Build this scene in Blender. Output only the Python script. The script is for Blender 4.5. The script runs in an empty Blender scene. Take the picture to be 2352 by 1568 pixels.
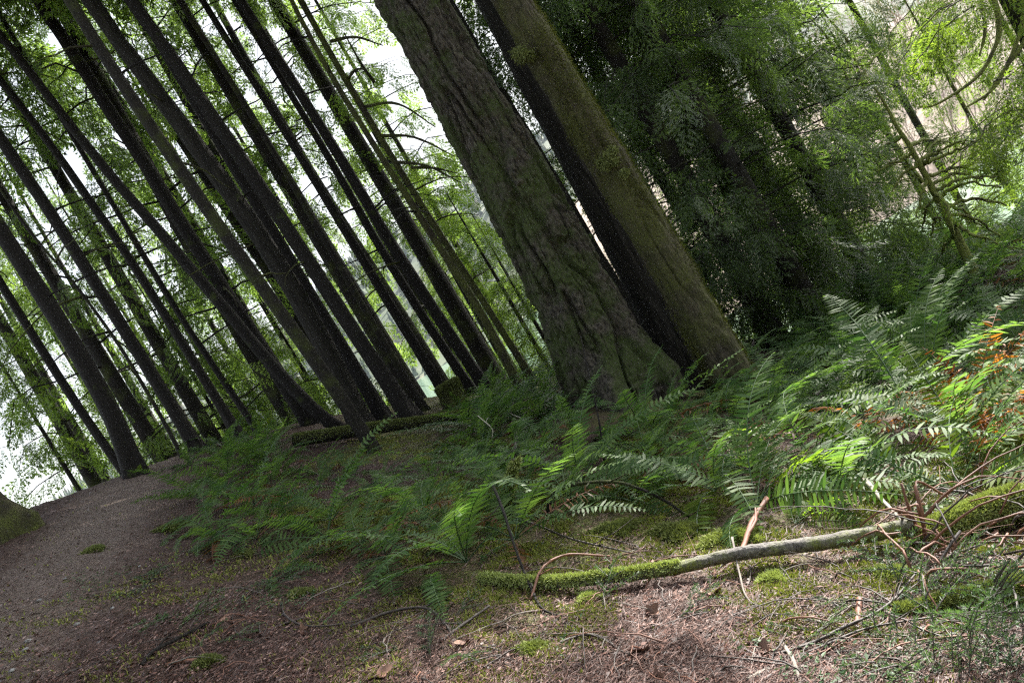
import bpy, math, random
import numpy as np
from mathutils import Vector, Matrix, Euler

# ------------------------------------------------------------------ camera, light
SC = bpy.context.scene
COL = SC.collection
W0, H0, FPX = 2352.0, 1568.0, 1880.0          # picture units the measurements were taken in
ROLL, PITCH = math.radians(30.0), math.radians(-2.0)
FWD = np.array([0.0, math.cos(PITCH), math.sin(PITCH)])
UP0 = np.array([0.0, -math.sin(PITCH), math.cos(PITCH)])
RT0 = np.array([1.0, 0.0, 0.0])
RT = math.cos(ROLL) * RT0 - math.sin(ROLL) * UP0
UP = math.sin(ROLL) * RT0 + math.cos(ROLL) * UP0
cam_d = bpy.data.cameras.new("camera")
cam = bpy.data.objects.new("camera", cam_d)
COL.objects.link(cam)
cam.matrix_world = Matrix(((RT[0], UP[0], -FWD[0], 0), (RT[1], UP[1], -FWD[1], 0), (RT[2], UP[2], -FWD[2], 0), (0, 0, 0, 1)))
cam_d.sensor_width = 36.0
cam_d.lens = 36.0 * FPX / W0
cam_d.clip_start, cam_d.clip_end = 0.05, 8000.0
SC.camera = cam

SUN_AZ, SUN_EL = math.radians(41.0), math.radians(38.0)      # azimuth clockwise from +Y
sun_d = bpy.data.lights.new("sun", "SUN")
sun_d.energy, sun_d.angle, sun_d.color = 4.8, math.radians(0.5), (1.0, 0.95, 0.87)
sun = bpy.data.objects.new("sun", sun_d)
COL.objects.link(sun)
to_sun = Vector((math.sin(SUN_AZ) * math.cos(SUN_EL), math.cos(SUN_AZ) * math.cos(SUN_EL), math.sin(SUN_EL)))
sun.rotation_euler = to_sun.to_track_quat('Z', 'Y').to_euler()

world = bpy.data.worlds.new("World")
SC.world = world
world.use_nodes = True
wn, wl = world.node_tree.nodes, world.node_tree.links
wn.clear()
sky = wn.new("ShaderNodeTexSky")
sky.sky_type = 'NISHITA'
sky.sun_disc = False
sky.sun_elevation, sky.sun_rotation = SUN_EL, SUN_AZ
sky.air_density, sky.dust_density, sky.ozone_density = 1.0, 3.0, 1.0
bw = wn.new("ShaderNodeRGBToBW")
mixw = wn.new("ShaderNodeMixRGB")
mixw.inputs[0].default_value = 0.72                          # thin white cloud over the blue
bg = wn.new("ShaderNodeBackground")
bg.inputs[1].default_value = 0.15
wo = wn.new("ShaderNodeOutputWorld")
wl.new(sky.outputs[0], bw.inputs[0])
wl.new(sky.outputs[0], mixw.inputs[1])
wl.new(bw.outputs[0], mixw.inputs[2])
wl.new(mixw.outputs[0], bg.inputs[0])
wl.new(bg.outputs[0], wo.inputs[0])
vs = SC.view_settings
vs.view_transform, vs.look, vs.exposure, vs.gamma = 'Standard', 'None', 2.45, 1.0
SC.cycles.max_bounces = 7
SC.cycles.diffuse_bounces = 3
SC.cycles.glossy_bounces = 2
SC.cycles.transmission_bounces = 4
SC.cycles.transparent_max_bounces = 4
SC.cycles.volume_bounces = 0
SC.cycles.use_light_tree = False
SC.cycles.sample_clamp_indirect = 0.25
SC.cycles.sample_clamp_direct = 0.27
SC.cycles.use_denoising = False
SC.cycles.denoising_prefilter = 'NONE'
SC.cycles.use_adaptive_sampling = False
SC.cycles.pixel_filter_type = 'BLACKMAN_HARRIS'
SC.cycles.filter_width = 1.3

# ------------------------------------------------------------------ small maths
RNG = np.random.default_rng(7)
random.seed(7)


def ray(px, py):
    d = FWD + RT * ((px - W0 / 2) / FPX) + UP * ((H0 / 2 - py) / FPX)
    return d


def at(px, py, depth):
    d = ray(px, py)
    return d * (depth / d[1])


def smooth(a, b, x):
    t = np.clip((np.asarray(x, float) - a) / (b - a), 0, 1)
    return t * t * (3 - 2 * t)


_tab = np.random.default_rng(3).random(65536).astype(np.float64)


def _h(ix, iy, iz, s):
    return _tab[(ix * 7349 + iy * 31337 + iz * 15731 + s * 9973) & 65535]


def vn(x, y, z=0.0, s=0):
    """value noise, -1..1"""
    x, y, z = np.broadcast_arrays(np.asarray(x, float), np.asarray(y, float), np.asarray(z, float))
    ix, iy, iz = np.floor(x).astype(np.int64), np.floor(y).astype(np.int64), np.floor(z).astype(np.int64)
    fx, fy, fz = x - ix, y - iy, z - iz
    fx, fy, fz = fx * fx * (3 - 2 * fx), fy * fy * (3 - 2 * fy), fz * fz * (3 - 2 * fz)
    r = 0
    for dx in (0, 1):
        for dy in (0, 1):
            for dz in (0, 1):
                w = (fx if dx else 1 - fx) * (fy if dy else 1 - fy) * (fz if dz else 1 - fz)
                r = r + w * _h(ix + dx, iy + dy, iz + dz, s)
    return r * 2 - 1


def fbm(x, y, z=0.0, s=0, o=4):
    r, a, f = 0, 1.0, 1.0
    for k in range(o):
        r = r + a * vn(np.asarray(x) * f, np.asarray(y) * f, np.asarray(z) * f, s + k)
        a, f = a * 0.5, f * 2.03
    return r / 1.9


LAKE_Z = -14.0
YC_X = [-60, -30, -12, -8, -5.4, -4.9, -4.3, -3.4, -1, 1, 3, 5, 7, 12, 40, 80]
YC_Y = [-25, -6, 4, 6.0, 7.7, 9.2, 10.9, 12.0, 12.5, 12.5, 12.6, 12.2, 11.6, 10, 0, -15]


def terr0(x, y):
    x, y = np.asarray(x, float), np.asarray(y, float)
    xl = np.clip(x, -5.5, 4.0)
    z = -1.62 - 0.36 * xl + 0.04 * np.clip(y, -10, 20)
    z = z - 0.04 * np.clip(xl + 2, -9, 0) - 0.10 * np.clip(x - 4, 0, 60) - 0.12 * np.clip(x + 5.5, -30, 0)
    z = z + 0.20 * np.exp(-(((x - 5.4) / 1.9) ** 2 + ((y - 10.8) / 1.9) ** 2))
    z = z + 0.28 * np.exp(-(((x - 0.62) / 0.75) ** 2 + ((y - 8.1) / 0.8) ** 2))
    z = z + 0.16 * np.exp(-(((x - 2.6) / 0.9) ** 2 + ((y - 5.8) / 0.7) ** 2))
    d = np.clip(y - np.interp(x, YC_X, YC_Y), 0, None)
    z = z - (np.sqrt(d * d + 0.8 ** 2) - 0.8) * 0.85
    return np.maximum(z, -17.0)


def terr(x, y):
    n = 0.05 * fbm(np.asarray(x) * 0.9, np.asarray(y) * 0.9, 0, 11, 3) + 0.018 * fbm(np.asarray(x) * 5, np.asarray(y) * 5, 0, 21, 2)
    lf = smooth(-2.0, -3.6, x)
    return terr0(x, y) + n * (1 - 0.6 * lf)


def hit(px, py, tmin=1.5, tmax=16.0):
    """where the ray through a picture point meets the ground"""
    d = ray(px, py)
    t = np.arange(tmin, tmax, 0.01)
    p = d[None, :] * t[:, None]
    g = p[:, 2] - terr0(p[:, 0], p[:, 1])
    k = np.where(g <= 0)[0]
    i = k[0] if len(k) else int(np.argmin(g))
    q = p[i].copy()
    q[2] = float(terr(q[0], q[1]))
    return q


# ------------------------------------------------------------------ scene helpers
def tag(o, label=None, cat=None, group=None, kind=None):
    if label: o["label"] = label
    if cat: o["category"] = cat
    if group: o["group"] = group
    if kind: o["kind"] = kind
    return o


def empty(name, loc, label, cat, group=None):
    o = bpy.data.objects.new(name, None)
    o.empty_display_size = 0.1
    o.location = loc
    COL.objects.link(o)
    return tag(o, label, cat, group)


def mesh(name, verts, polys, mats, smooth_shade=True):
    """polys: list of (int array (F,k), material index)"""
    me = bpy.data.meshes.new(name)
    verts = np.ascontiguousarray(verts, dtype=np.float32)
    me.vertices.add(len(verts))
    me.vertices.foreach_set("co", verts.ravel())
    polys = [(np.asarray(f, dtype=np.int32), m) for f, m in polys if len(f)]
    nl = sum(f.size for f, m in polys)
    nf = sum(len(f) for f, m in polys)
    me.loops.add(nl)
    me.loops.foreach_set("vertex_index", np.concatenate([f.ravel() for f, m in polys]))
    me.polygons.add(nf)
    tot = np.concatenate([np.full(len(f), f.shape[1], np.int32) for f, m in polys])
    me.polygons.foreach_set("loop_start", np.concatenate([[0], np.cumsum(tot)[:-1]]).astype(np.int32))
    me.polygons.foreach_set("loop_total", tot)
    me.polygons.foreach_set("material_index", np.concatenate([np.full(len(f), m, np.int32) for f, m in polys]))
    me.polygons.foreach_set("use_smooth", np.full(nf, smooth_shade, dtype=bool))
    for m in mats: me.materials.append(m)
    me.update(calc_edges=True)
    return me


def obj(name, me, parent=None, loc=(0, 0, 0), rot=(0, 0, 0), sc=1.0):
    o = bpy.data.objects.new(name, me)
    o.location, o.rotation_euler = loc, rot
    o.scale = (sc, sc, sc) if np.isscalar(sc) else sc
    if parent: o.parent = parent
    COL.objects.link(o)
    return o


def tube(pts, rad, n=8, cap=True, jitter=0.0, seed=0):
    """tube along a polyline; returns verts, quads"""
    P = np.asarray(pts, float)
    R = np.broadcast_to(np.asarray(rad, float), (len(P),)).copy()
    T = np.gradient(P, axis=0)
    T /= np.linalg.norm(T, axis=1, keepdims=True) + 1e-9
    ref = np.array([0.31, 0.17, 0.93]) if abs(T[0, 2]) < 0.8 else np.array([0.9, 0.3, 0.1])
    U = np.cross(T, ref); U /= np.linalg.norm(U, axis=1, keepdims=True) + 1e-9
    V = np.cross(T, U)
    a = np.linspace(0, 2 * np.pi, n, endpoint=False)
    rr = R[:, None] * np.ones((1, n))
    if jitter:
        rr = rr * (1 + jitter * np.random.default_rng(seed).normal(size=rr.shape))
    X = P[:, None, :] + rr[:, :, None] * (np.cos(a)[None, :, None] * U[:, None, :] + np.sin(a)[None, :, None] * V[:, None, :])
    m = len(P)
    i = np.arange(m - 1)[:, None] * n
    j = np.arange(n)[None, :]
    q = np.stack([i + j, i + (j + 1) % n, i + n + (j + 1) % n, i + n + j], -1).reshape(-1, 4)
    v = X.reshape(-1, 3)
    if cap:
        v = np.vstack([v, P[0], P[-1]])
        c0, c1 = m * n, m * n + 1
        jj = np.arange(n)
        q = np.vstack([q, np.stack([np.full(n, c0), (jj + 1) % n, jj, np.full(n, c0)], -1)[:, [0, 1, 2, 2]],
                       np.stack([np.full(n, c1), (m - 1) * n + jj, (m - 1) * n + (jj + 1) % n, (m - 1) * n + (jj + 1) % n], -1)])
        k = len(q) - 2 * n
        return v, q[:k], q[k:, :3]
    return v, q, np.zeros((0, 3), int)


def smooth_line(pts, n):
    """Catmull-Rom through points, n samples"""
    P = np.asarray(pts, float)
    if len(P) == 2:
        t = np.linspace(0, 1, n)[:, None]
        return P[0] * (1 - t) + P[1] * t
    d = np.concatenate([[0], np.cumsum(np.linalg.norm(np.diff(P[:, :3], axis=0), axis=1))])
    E = np.vstack([2 * P[0] - P[1], P, 2 * P[-1] - P[-2]])
    s = np.linspace(0, d[-1], n)
    k = np.clip(np.searchsorted(d, s, side='right') - 1, 0, len(P) - 2)
    t = ((s - d[k]) / (d[k + 1] - d[k] + 1e-9))[:, None]
    p0, p1, p2, p3 = E[k], E[k + 1], E[k + 2], E[k + 3]
    return 0.5 * (2 * p1 + (p2 - p0) * t + (2 * p0 - 5 * p1 + 4 * p2 - p3) * t ** 2 + (3 * p1 - p0 - 3 * p2 + p3) * t ** 3)


class Bag:
    """collects pieces with material slots into one mesh"""
    def __init__(self): self.v, self.p, self.n = [], {}, 0

    def add(self, v, *faces):          # faces: (array, mat)
        v = np.asarray(v, float).reshape(-1, 3)
        for f, m in faces:
            f = np.asarray(f)
            if len(f): self.p.setdefault((f.shape[1], m), []).append(f + self.n)
        self.v.append(v); self.n += len(v)

    def tube(self, pts, rad, n=6, mat=0, **k):
        v, q, t = tube(pts, rad, n, **k)
        self.add(v, (q, mat), (t, mat))

    def kites(self, K, mat=0):         # (N,4,3)
        K = np.asarray(K, float)
        N = len(K)
        if N: self.add(K.reshape(-1, 3), (np.arange(N * 4).reshape(N, 4), mat))

    def build(self, name, mats, smooth_shade=True):
        return mesh(name, np.vstack(self.v), [(np.vstack(l), m) for (k, m), l in self.p.items()], mats, smooth_shade)


def kite(p, d, nrm, ln, wd, bend=0.0):
    """leaf kites from arrays: base p, unit dir d, normal nrm, length, width"""
    p, d, nrm = np.asarray(p, float), np.asarray(d, float), np.asarray(nrm, float)
    ln = np.broadcast_to(np.asarray(ln, float), (len(p),))[:, None]
    wd = np.broadcast_to(np.asarray(wd, float), (len(p),))[:, None]
    s = np.cross(nrm, d)
    s /= np.linalg.norm(s, axis=1, keepdims=True) + 1e-9
    m = p + d * ln * 0.5
    tip = p + d * ln - nrm * ln * bend
    return np.stack([p, m + s * wd * 0.5, tip, m - s * wd * 0.5], 1)


def unit(v):
    v = np.asarray(v, float)
    return v / (np.linalg.norm(v, axis=-1, keepdims=True) + 1e-9)


# ------------------------------------------------------------------ materials
def new_mat(name):
    m = bpy.data.materials.new(name)
    m.use_nodes = True
    nt = m.node_tree
    nt.nodes.clear()
    out = nt.nodes.new("ShaderNodeOutputMaterial")
    return m, nt, out


def N(nt, t, **kw):
    n = nt.nodes.new(t)
    for k, v in kw.items():
        if k.startswith("i_"):
            n.inputs[k[2:]].default_value = v
        else:
            setattr(n, k, v)
    return n


def noise(nt, vec, scale, detail=4, rough=0.6):
    n = N(nt, "ShaderNodeTexNoise")
    n.inputs["Scale"].default_value = scale
    n.inputs["Detail"].default_value = detail
    n.inputs["Roughness"].default_value = rough
    if vec is not None: nt.links.new(vec, n.inputs["Vector"])
    return n


def ramp(nt, fac, stops):
    r = N(nt, "ShaderNodeValToRGB")
    el = r.color_ramp.elements
    while len(el) < len(stops): el.new(0.5)
    for e, (p, c) in zip(el, stops):
        e.position = p
        e.color = (c[0], c[1], c[2], 1) if not np.isscalar(c) else (c, c, c, 1)
    nt.links.new(fac, r.inputs[0])
    return r


def mixc(nt, fac, a, b):
    m = N(nt, "ShaderNodeMixRGB")
    for s, v in ((0, fac), (1, a), (2, b)):
        if hasattr(v, "links"): nt.links.new(v, m.inputs[s])
        elif np.isscalar(v): m.inputs[s].default_value = v
        else: m.inputs[s].default_value = (v[0], v[1], v[2], 1)
    return m.outputs[0]


def mathn(nt, op, a, b=0.0):
    m = N(nt, "ShaderNodeMath", operation=op)
    for s, v in ((0, a), (1, b)):
        if hasattr(v, "links"): nt.links.new(v, m.inputs[s])
        else: m.inputs[s].default_value = v
    return m.outputs[0]


def bark_mat(name, dark, light, moss, moss_lo, moss_hi, sc=26.0, stretch=0.12, bump=0.5, rough=0.9):
    m, nt, out = new_mat(name)
    tc = N(nt, "ShaderNodeTexCoord")
    mp = N(nt, "ShaderNodeMapping")
    mp.inputs["Scale"].default_value = (1, 1, stretch)
    nt.links.new(tc.outputs["Object"], mp.inputs[0])
    n1 = noise(nt, mp.outputs[0], sc, 6, 0.65)
    n2 = noise(nt, tc.outputs["Object"], 90.0, 3, 0.7)
    n3 = noise(nt, tc.outputs["Object"], 2.6, 5, 0.62)
    c = ramp(nt, n1.outputs[0], [(0.36, dark), (0.5, [(a + b) / 2 for a, b in zip(dark, light)]), (0.68, light)])
    c2 = mixc(nt, mathn(nt, 'MULTIPLY', n2.outputs[0], 0.5), c.outputs[0], dark)
    mo = ramp(nt, n3.outputs[0], [(moss_lo, 0.0), (moss_hi, 1.0)])
    mv = ramp(nt, n2.outputs[0], [(0.35, [q * 0.55 for q in moss]), (0.65, [q * 1.3 for q in moss])])
    mask = mathn(nt, 'MULTIPLY', mo.outputs[0], ramp(nt, n2.outputs[0], [(0.36, 0.25), (0.55, 1.0)]).outputs[0])
    c3 = mixc(nt, mask, c2, mv.outputs[0])
    b = N(nt, "ShaderNodeBsdfPrincipled", i_Roughness=rough)
    b.inputs["Specular IOR Level"].default_value = 0.25
    nt.links.new(c3, b.inputs["Base Color"])
    bp = N(nt, "ShaderNodeBump")
    bp.inputs["Strength"].default_value = bump
    bp.inputs["Distance"].default_value = 0.03
    hgt = mathn(nt, 'ADD', n1.outputs[0], mathn(nt, 'MULTIPLY', n2.outputs[0], 0.35))
    nt.links.new(hgt, bp.inputs["Height"])
    nt.links.new(bp.outputs[0], b.inputs["Normal"])
    nt.links.new(b.outputs[0], out.inputs[0])
    return m


def leaf_mat(name, c0, c1, trans=0.45, tcol=1.5, rough=0.5, spec=0.35, pscale=1.2):
    """thin leaf: per-leaf tint, reflects and lets light through"""
    m, nt, out = new_mat(name)
    g = N(nt, "ShaderNodeNewGeometry")
    oi = N(nt, "ShaderNodeObjectInfo")
    tc = N(nt, "ShaderNodeTexCoord")
    n = noise(nt, tc.outputs["Object"], pscale, 3)
    f = mathn(nt, 'ADD', mathn(nt, 'MULTIPLY', g.outputs["Random Per Island"], 0.5), mathn(nt, 'MULTIPLY', n.outputs[0], 0.5))
    f = mathn(nt, 'ADD', f, mathn(nt, 'MULTIPLY', mathn(nt, 'SUBTRACT', oi.outputs["Random"], 0.5), 0.25))
    c = ramp(nt, f, [(0.25, c0), (0.75, c1)])
    b = N(nt, "ShaderNodeBsdfPrincipled", i_Roughness=rough)
    b.inputs["Specular IOR Level"].default_value = spec
    nt.links.new(c.outputs[0], b.inputs["Base Color"])
    t = N(nt, "ShaderNodeBsdfTranslucent")
    tcn = mixc(nt, 1.0, c.outputs[0], (tcol * 0.98, tcol * 1.1, tcol * 0.45))
    nt.nodes[-1].blend_type = 'MULTIPLY'
    nt.links.new(tcn, t.inputs[0])
    mx = N(nt, "ShaderNodeMixShader")
    mx.inputs[0].default_value = trans
    nt.links.new(b.outputs[0], mx.inputs[1])
    nt.links.new(t.outputs[0], mx.inputs[2])
    nt.links.new(mx.outputs[0], out.inputs[0])
    return m


def plain_mat(name, stops, scale=8.0, rough=0.8, bump=0.3, island=False, spec=0.3, stretch=(1, 1, 1)):
    m, nt, out = new_mat(name)
    tc = N(nt, "ShaderNodeTexCoord")
    mp = N(nt, "ShaderNodeMapping")
    mp.inputs["Scale"].default_value = stretch
    nt.links.new(tc.outputs["Object"], mp.inputs[0])
    n = noise(nt, mp.outputs[0], scale, 6, 0.65)
    f = n.outputs[0]
    if island:
        g = N(nt, "ShaderNodeNewGeometry")
        f = mathn(nt, 'ADD', mathn(nt, 'MULTIPLY', f, 0.35), mathn(nt, 'MULTIPLY', g.outputs["Random Per Island"], 0.65))
    c = ramp(nt, f, stops)
    b = N(nt, "ShaderNodeBsdfPrincipled", i_Roughness=rough)
    b.inputs["Specular IOR Level"].default_value = spec
    nt.links.new(c.outputs[0], b.inputs["Base Color"])
    if bump:
        bp = N(nt, "ShaderNodeBump")
        bp.inputs["Strength"].default_value = bump
        bp.inputs["Distance"].default_value = 0.02
        nt.links.new(n.outputs[0], bp.inputs["Height"])
        nt.links.new(bp.outputs[0], b.inputs["Normal"])
    nt.links.new(b.outputs[0], out.inputs[0])
    return m


MOSS = (0.075, 0.105, 0.018)
M = {}
M['fir_bark'] = bark_mat("fir_bark", (0.009, 0.007, 0.006), (0.130, 0.112, 0.088), (0.040, 0.058, 0.012), 0.42, 0.56, 38, 0.4, 1.0)
M['cedar_bark'] = bark_mat("cedar_bark", (0.007, 0.006, 0.005), (0.036, 0.032, 0.026), MOSS, 0.66, 0.8, 60, 0.07, 0.8)
M['mossy_bark'] = bark_mat("mossy_bark", (0.012, 0.010, 0.007), (0.12, 0.10, 0.066), (0.065, 0.072, 0.016), 0.36, 0.58, 60, 0.2, 1.0)
M['dark_bark'] = bark_mat("dark_bark", (0.006, 0.005, 0.0045), (0.026, 0.022, 0.019), MOSS, 0.60, 0.76, 70, 0.4, 0.8)
M['thin_bark'] = bark_mat("thin_bark", (0.008, 0.007, 0.006), (0.034, 0.029, 0.023), (0.05, 0.062, 0.014), 0.50, 0.66, 70, 0.4, 0.7)
M['moss_bark'] = bark_mat("moss_bark", (0.02, 0.017, 0.012), (0.06, 0.05, 0.034), (0.085, 0.10, 0.02), 0.38, 0.60, 50, 0.6, 0.8)
M['bright_moss_bark'] = bark_mat("bright_moss_bark", (0.03, 0.025, 0.016), (0.07, 0.06, 0.04), (0.17, 0.20, 0.04), 0.34, 0.5, 40, 0.8, 0.8)
M['log_bark'] = bark_mat("log_bark", (0.025, 0.02, 0.018), (0.24, 0.22, 0.20), (0.12, 0.14, 0.02), 0.52, 0.64, 60, 0.8, 0.5, 0.6)
M['hemlock'] = leaf_mat("hemlock_needles", (0.040, 0.064, 0.020), (0.105, 0.140, 0.044), 0.55, 2.2, 0.45, 0.3)
M['young'] = leaf_mat("young_needles", (0.05, 0.085, 0.015), (0.13, 0.17, 0.035), 0.5, 1.7, 0.45, 0.3)
M['cedar'] = leaf_mat("cedar_sprays", (0.032, 0.056, 0.018), (0.088, 0.122, 0.042), 0.42, 1.8, 0.4, 0.45)
M['fern'] = leaf_mat("fern_leaf", (0.038, 0.078, 0.025), (0.092, 0.142, 0.046), 0.45, 1.9, 0.5, 0.12, 2.0)
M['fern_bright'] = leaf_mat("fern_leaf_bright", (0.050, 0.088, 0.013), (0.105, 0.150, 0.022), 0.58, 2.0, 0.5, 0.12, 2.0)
M['fern_dead'] = leaf_mat("fern_leaf_dead", (0.15, 0.040, 0.012), (0.36, 0.125, 0.03), 0.4, 1.4, 0.6, 0.2, 2.0)
M['carpet_moss'] = leaf_mat("carpet_moss", (0.09, 0.105, 0.024), (0.24, 0.26, 0.065), 0.15, 1.1, 0.8, 0.1, 3.0)
M['trunk_moss'] = leaf_mat("trunk_moss", (0.045, 0.050, 0.012), (0.14, 0.145, 0.035), 0.2, 1.3, 0.8, 0.1, 3.0)
M['fern_brown'] = leaf_mat("fern_leaf_brown", (0.055, 0.026, 0.014), (0.16, 0.075, 0.035), 0.35, 1.3, 0.6, 0.2, 2.0)
M['sprig'] = leaf_mat("fir_sprig", (0.03, 0.065, 0.03), (0.085, 0.14, 0.06), 0.3, 1.3, 0.45, 0.4)
M['moss'] = leaf_mat("moss_tuft", (0.15, 0.17, 0.05), (0.36, 0.41, 0.16), 0.12, 1.1, 0.8, 0.1, 5.0)
M['dull_moss'] = leaf_mat("dull_moss", (0.075, 0.088, 0.028), (0.20, 0.225, 0.08), 0.12, 1.1, 0.8, 0.1, 3.0)
M['litter'] = plain_mat("needle_litter", [(0.15, (0.022, 0.012, 0.010)), (0.4, (0.070, 0.034, 0.026)), (0.7, (0.14, 0.068, 0.050)), (0.95, (0.40, 0.28, 0.24))], 3, 0.5, 0, True, 0.5)
M['twig'] = plain_mat("twig_bark", [(0.3, (0.016, 0.012, 0.010)), (0.6, (0.05, 0.037, 0.031)), (0.85, (0.12, 0.09, 0.075))], 30, 0.6, 0.4, False, 0.4)
M['red_twig'] = plain_mat("red_twig", [(0.3, (0.07, 0.028, 0.018)), (0.6, (0.17, 0.075, 0.045)), (0.85, (0.28, 0.15, 0.1))], 14, 0.55, 0.2, False, 0.4)
M['pale_wood'] = plain_mat("pale_wood", [(0.3, (0.28, 0.24, 0.19)), (0.7, (0.5, 0.46, 0.4))], 12, 0.6, 0.3, False, 0.3)
M['dead_leaf'] = plain_mat("dead_leaf", [(0.3, (0.10, 0.05, 0.032)), (0.7, (0.24, 0.14, 0.10))], 20, 0.6, 0.2, False, 0.3)
M['rot_wood'] = plain_mat("rot_wood", [(0.3, (0.05, 0.022, 0.012)), (0.6, (0.13, 0.06, 0.03)), (0.8, (0.22, 0.12, 0.06))], 18, 0.85, 0.7)
M['rock'] = plain_mat("rock", [(0.3, (0.10, 0.10, 0.10)), (0.7, (0.34, 0.33, 0.32))], 9, 0.8, 0.4)
M['grey_bark'] = plain_mat("grey_bark", [(0.3, (0.06, 0.05, 0.045)), (0.6, (0.16, 0.14, 0.12)), (0.85, (0.26, 0.24, 0.2))], 16, 0.8, 0.3)

# ------------------------------------------------------------------ ground
def axis(lo, hi, step, far, grow=1.16):
    a = list(np.arange(lo, hi + 1e-6, step))
    s = step
    while a[-1] < far: s *= grow; a.append(a[-1] + s)
    s = step
    while a[0] > -far: s *= grow; a.insert(0, a[0] - s)
    return np.array(a)


gx, gy = axis(-6.5, 7.5, 0.035, 1700), axis(1.6, 13.0, 0.035, 1700)
GX, GY = np.meshgrid(gx, gy)
near = np.exp(-np.clip(np.hypot(GX, GY - 6) - 9, 0, None) / 6)
GZ = terr(GX, GY) + near * (0.010 * vn(GX * 17, GY * 17, 0, 5) + 0.008 * vn(GX * 31, GY * 31, 0, 6))
nx, ny = len(gx), len(gy)
idx = np.arange(nx * ny).reshape(ny, nx)
gq = np.stack([idx[:-1, :-1], idx[:-1, 1:], idx[1:, 1:], idx[1:, :-1]], -1).reshape(-1, 4)


def moss_mask(x, y):
    """0..1: where moss grows on the ground (not on the trodden dirt at the left)"""
    n = fbm(np.asarray(x) * 1.1, np.asarray(y) * 1.1, 0, 40, 4)
    base = smooth(-0.15, 0.35, n + 0.12)
    dirt = smooth(0.25, 0.95, (np.asarray(y) - 3.1) * 0.55 + (np.asarray(x) + 0.9) * 0.9)
    return base * np.clip(0.12 + dirt, 0, 1) * (1 - smooth(-2.0, -3.2, x) * smooth(5.0, 6.0, y) * 0.9)


def path_mask(x, y):
    """paler trodden strip that runs up to the crest at the left"""
    a, b = hit(40, 1420), hit(235, 1195)
    t = np.clip(((x - a[0]) * (b[0] - a[0]) + (y - a[1]) * (b[1] - a[1])) / ((b[0] - a[0]) ** 2 + (b[1] - a[1]) ** 2), -1.5, 3)
    d = np.hypot(x - a[0] - t * (b[0] - a[0]), y - a[1] - t * (b[1] - a[1]))
    return smooth(0.75, 0.1, d + 0.15 * fbm(x * 3, y * 3, 0, 50, 3))


gme = mesh("ground", np.stack([GX, GY, GZ], -1).reshape(-1, 3), [(gq, 0)], [])
for nm, fn in (("moss", moss_mask), ("path", path_mask)):
    at_ = gme.attributes.new(nm, 'FLOAT', 'POINT')
    at_.data.foreach_set("value", fn(GX, GY).astype(np.float32).ravel())


def ground_mat():
    m, nt, out = new_mat("forest_floor")
    tc = N(nt, "ShaderNodeTexCoord")
    v = tc.outputs["Object"]
    n1, n2, n3 = noise(nt, v, 9, 8, 0.7), noise(nt, v, 70, 5, 0.75), noise(nt, v, 1.3, 4)
    soil = ramp(nt, n2.outputs[0], [(0.3, (0.026, 0.017, 0.014)), (0.48, (0.058, 0.034, 0.028)), (0.62, (0.098, 0.060, 0.050)), (0.75, (0.20, 0.14, 0.125))])
    soil2 = mixc(nt, ramp(nt, n1.outputs[0], [(0.42, 0.0), (0.62, 0.8)]).outputs[0], soil.outputs[0], (0.045, 0.026, 0.02))
    pa = N(nt, "ShaderNodeAttribute", attribute_name="path")
    grav = ramp(nt, n2.outputs[0], [(0.3, (0.07, 0.050, 0.040)), (0.5, (0.17, 0.13, 0.108)), (0.68, (0.40, 0.34, 0.29))])
    c = mixc(nt, mathn(nt, 'MULTIPLY', pa.outputs["Fac"], 0.6), soil2, grav.outputs[0])
    mo = N(nt, "ShaderNodeAttribute", attribute_name="moss")
    mc = ramp(nt, n2.outputs[0], [(0.3, (0.025, 0.034, 0.008)), (0.5, (0.075, 0.088, 0.016)), (0.7, (0.15, 0.16, 0.03))])
    mk = mathn(nt, 'MULTIPLY', mo.outputs["Fac"], ramp(nt, n1.outputs[0], [(0.36, 0.1), (0.56, 1.0)]).outputs[0])
    c = mixc(nt, mk, c, mc.outputs[0])
    b = N(nt, "ShaderNodeBsdfPrincipled", i_Roughness=0.85)
    b.inputs["Specular IOR Level"].default_value = 0.3
    nt.links.new(c, b.inputs["Base Color"])
    bp = N(nt, "ShaderNodeBump")
    bp.inputs["Strength"].default_value = 0.8
    bp.inputs["Distance"].default_value = 0.025
    nt.links.new(mathn(nt, 'ADD', n2.outputs[0], n1.outputs[0]), bp.inputs["Height"])
    nt.links.new(bp.outputs[0], b.inputs["Normal"])
    nt.links.new(b.outputs[0], out.inputs[0])
    return m


gme.materials.append(ground_mat())
ground = tag(obj("ground", gme), "brown forest floor sloping down to the right and dropping to a lake", kind="structure")

# lake
wm, nt, out = new_mat("lake_water")
b = N(nt, "ShaderNodeBsdfPrincipled", i_Roughness=0.12)
b.inputs["Base Color"].default_value = (0.10, 0.17, 0.11, 1)
b.inputs["Specular IOR Level"].default_value = 0.5
tc = N(nt, "ShaderNodeTexCoord")
nz = noise(nt, tc.outputs["Object"], 0.8, 3)
bp = N(nt, "ShaderNodeBump")
bp.inputs["Strength"].default_value = 0.12
bp.inputs["Distance"].default_value = 0.2
nt.links.new(nz.outputs[0], bp.inputs["Height"])
nt.links.new(bp.outputs[0], b.inputs["Normal"])
nt.links.new(b.outputs[0], out.inputs[0])
wv = np.array([[-1650, -1650, 0], [1650, -1650, 0], [1650, 1650, 0], [-1650, 1650, 0]], float)
tag(obj("water", mesh("water", wv, [(np.array([[0, 1, 2, 3]]), 0)], [wm]), loc=(0, 0, LAKE_Z)), "pale green lake beyond the trees", kind="structure")

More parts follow.
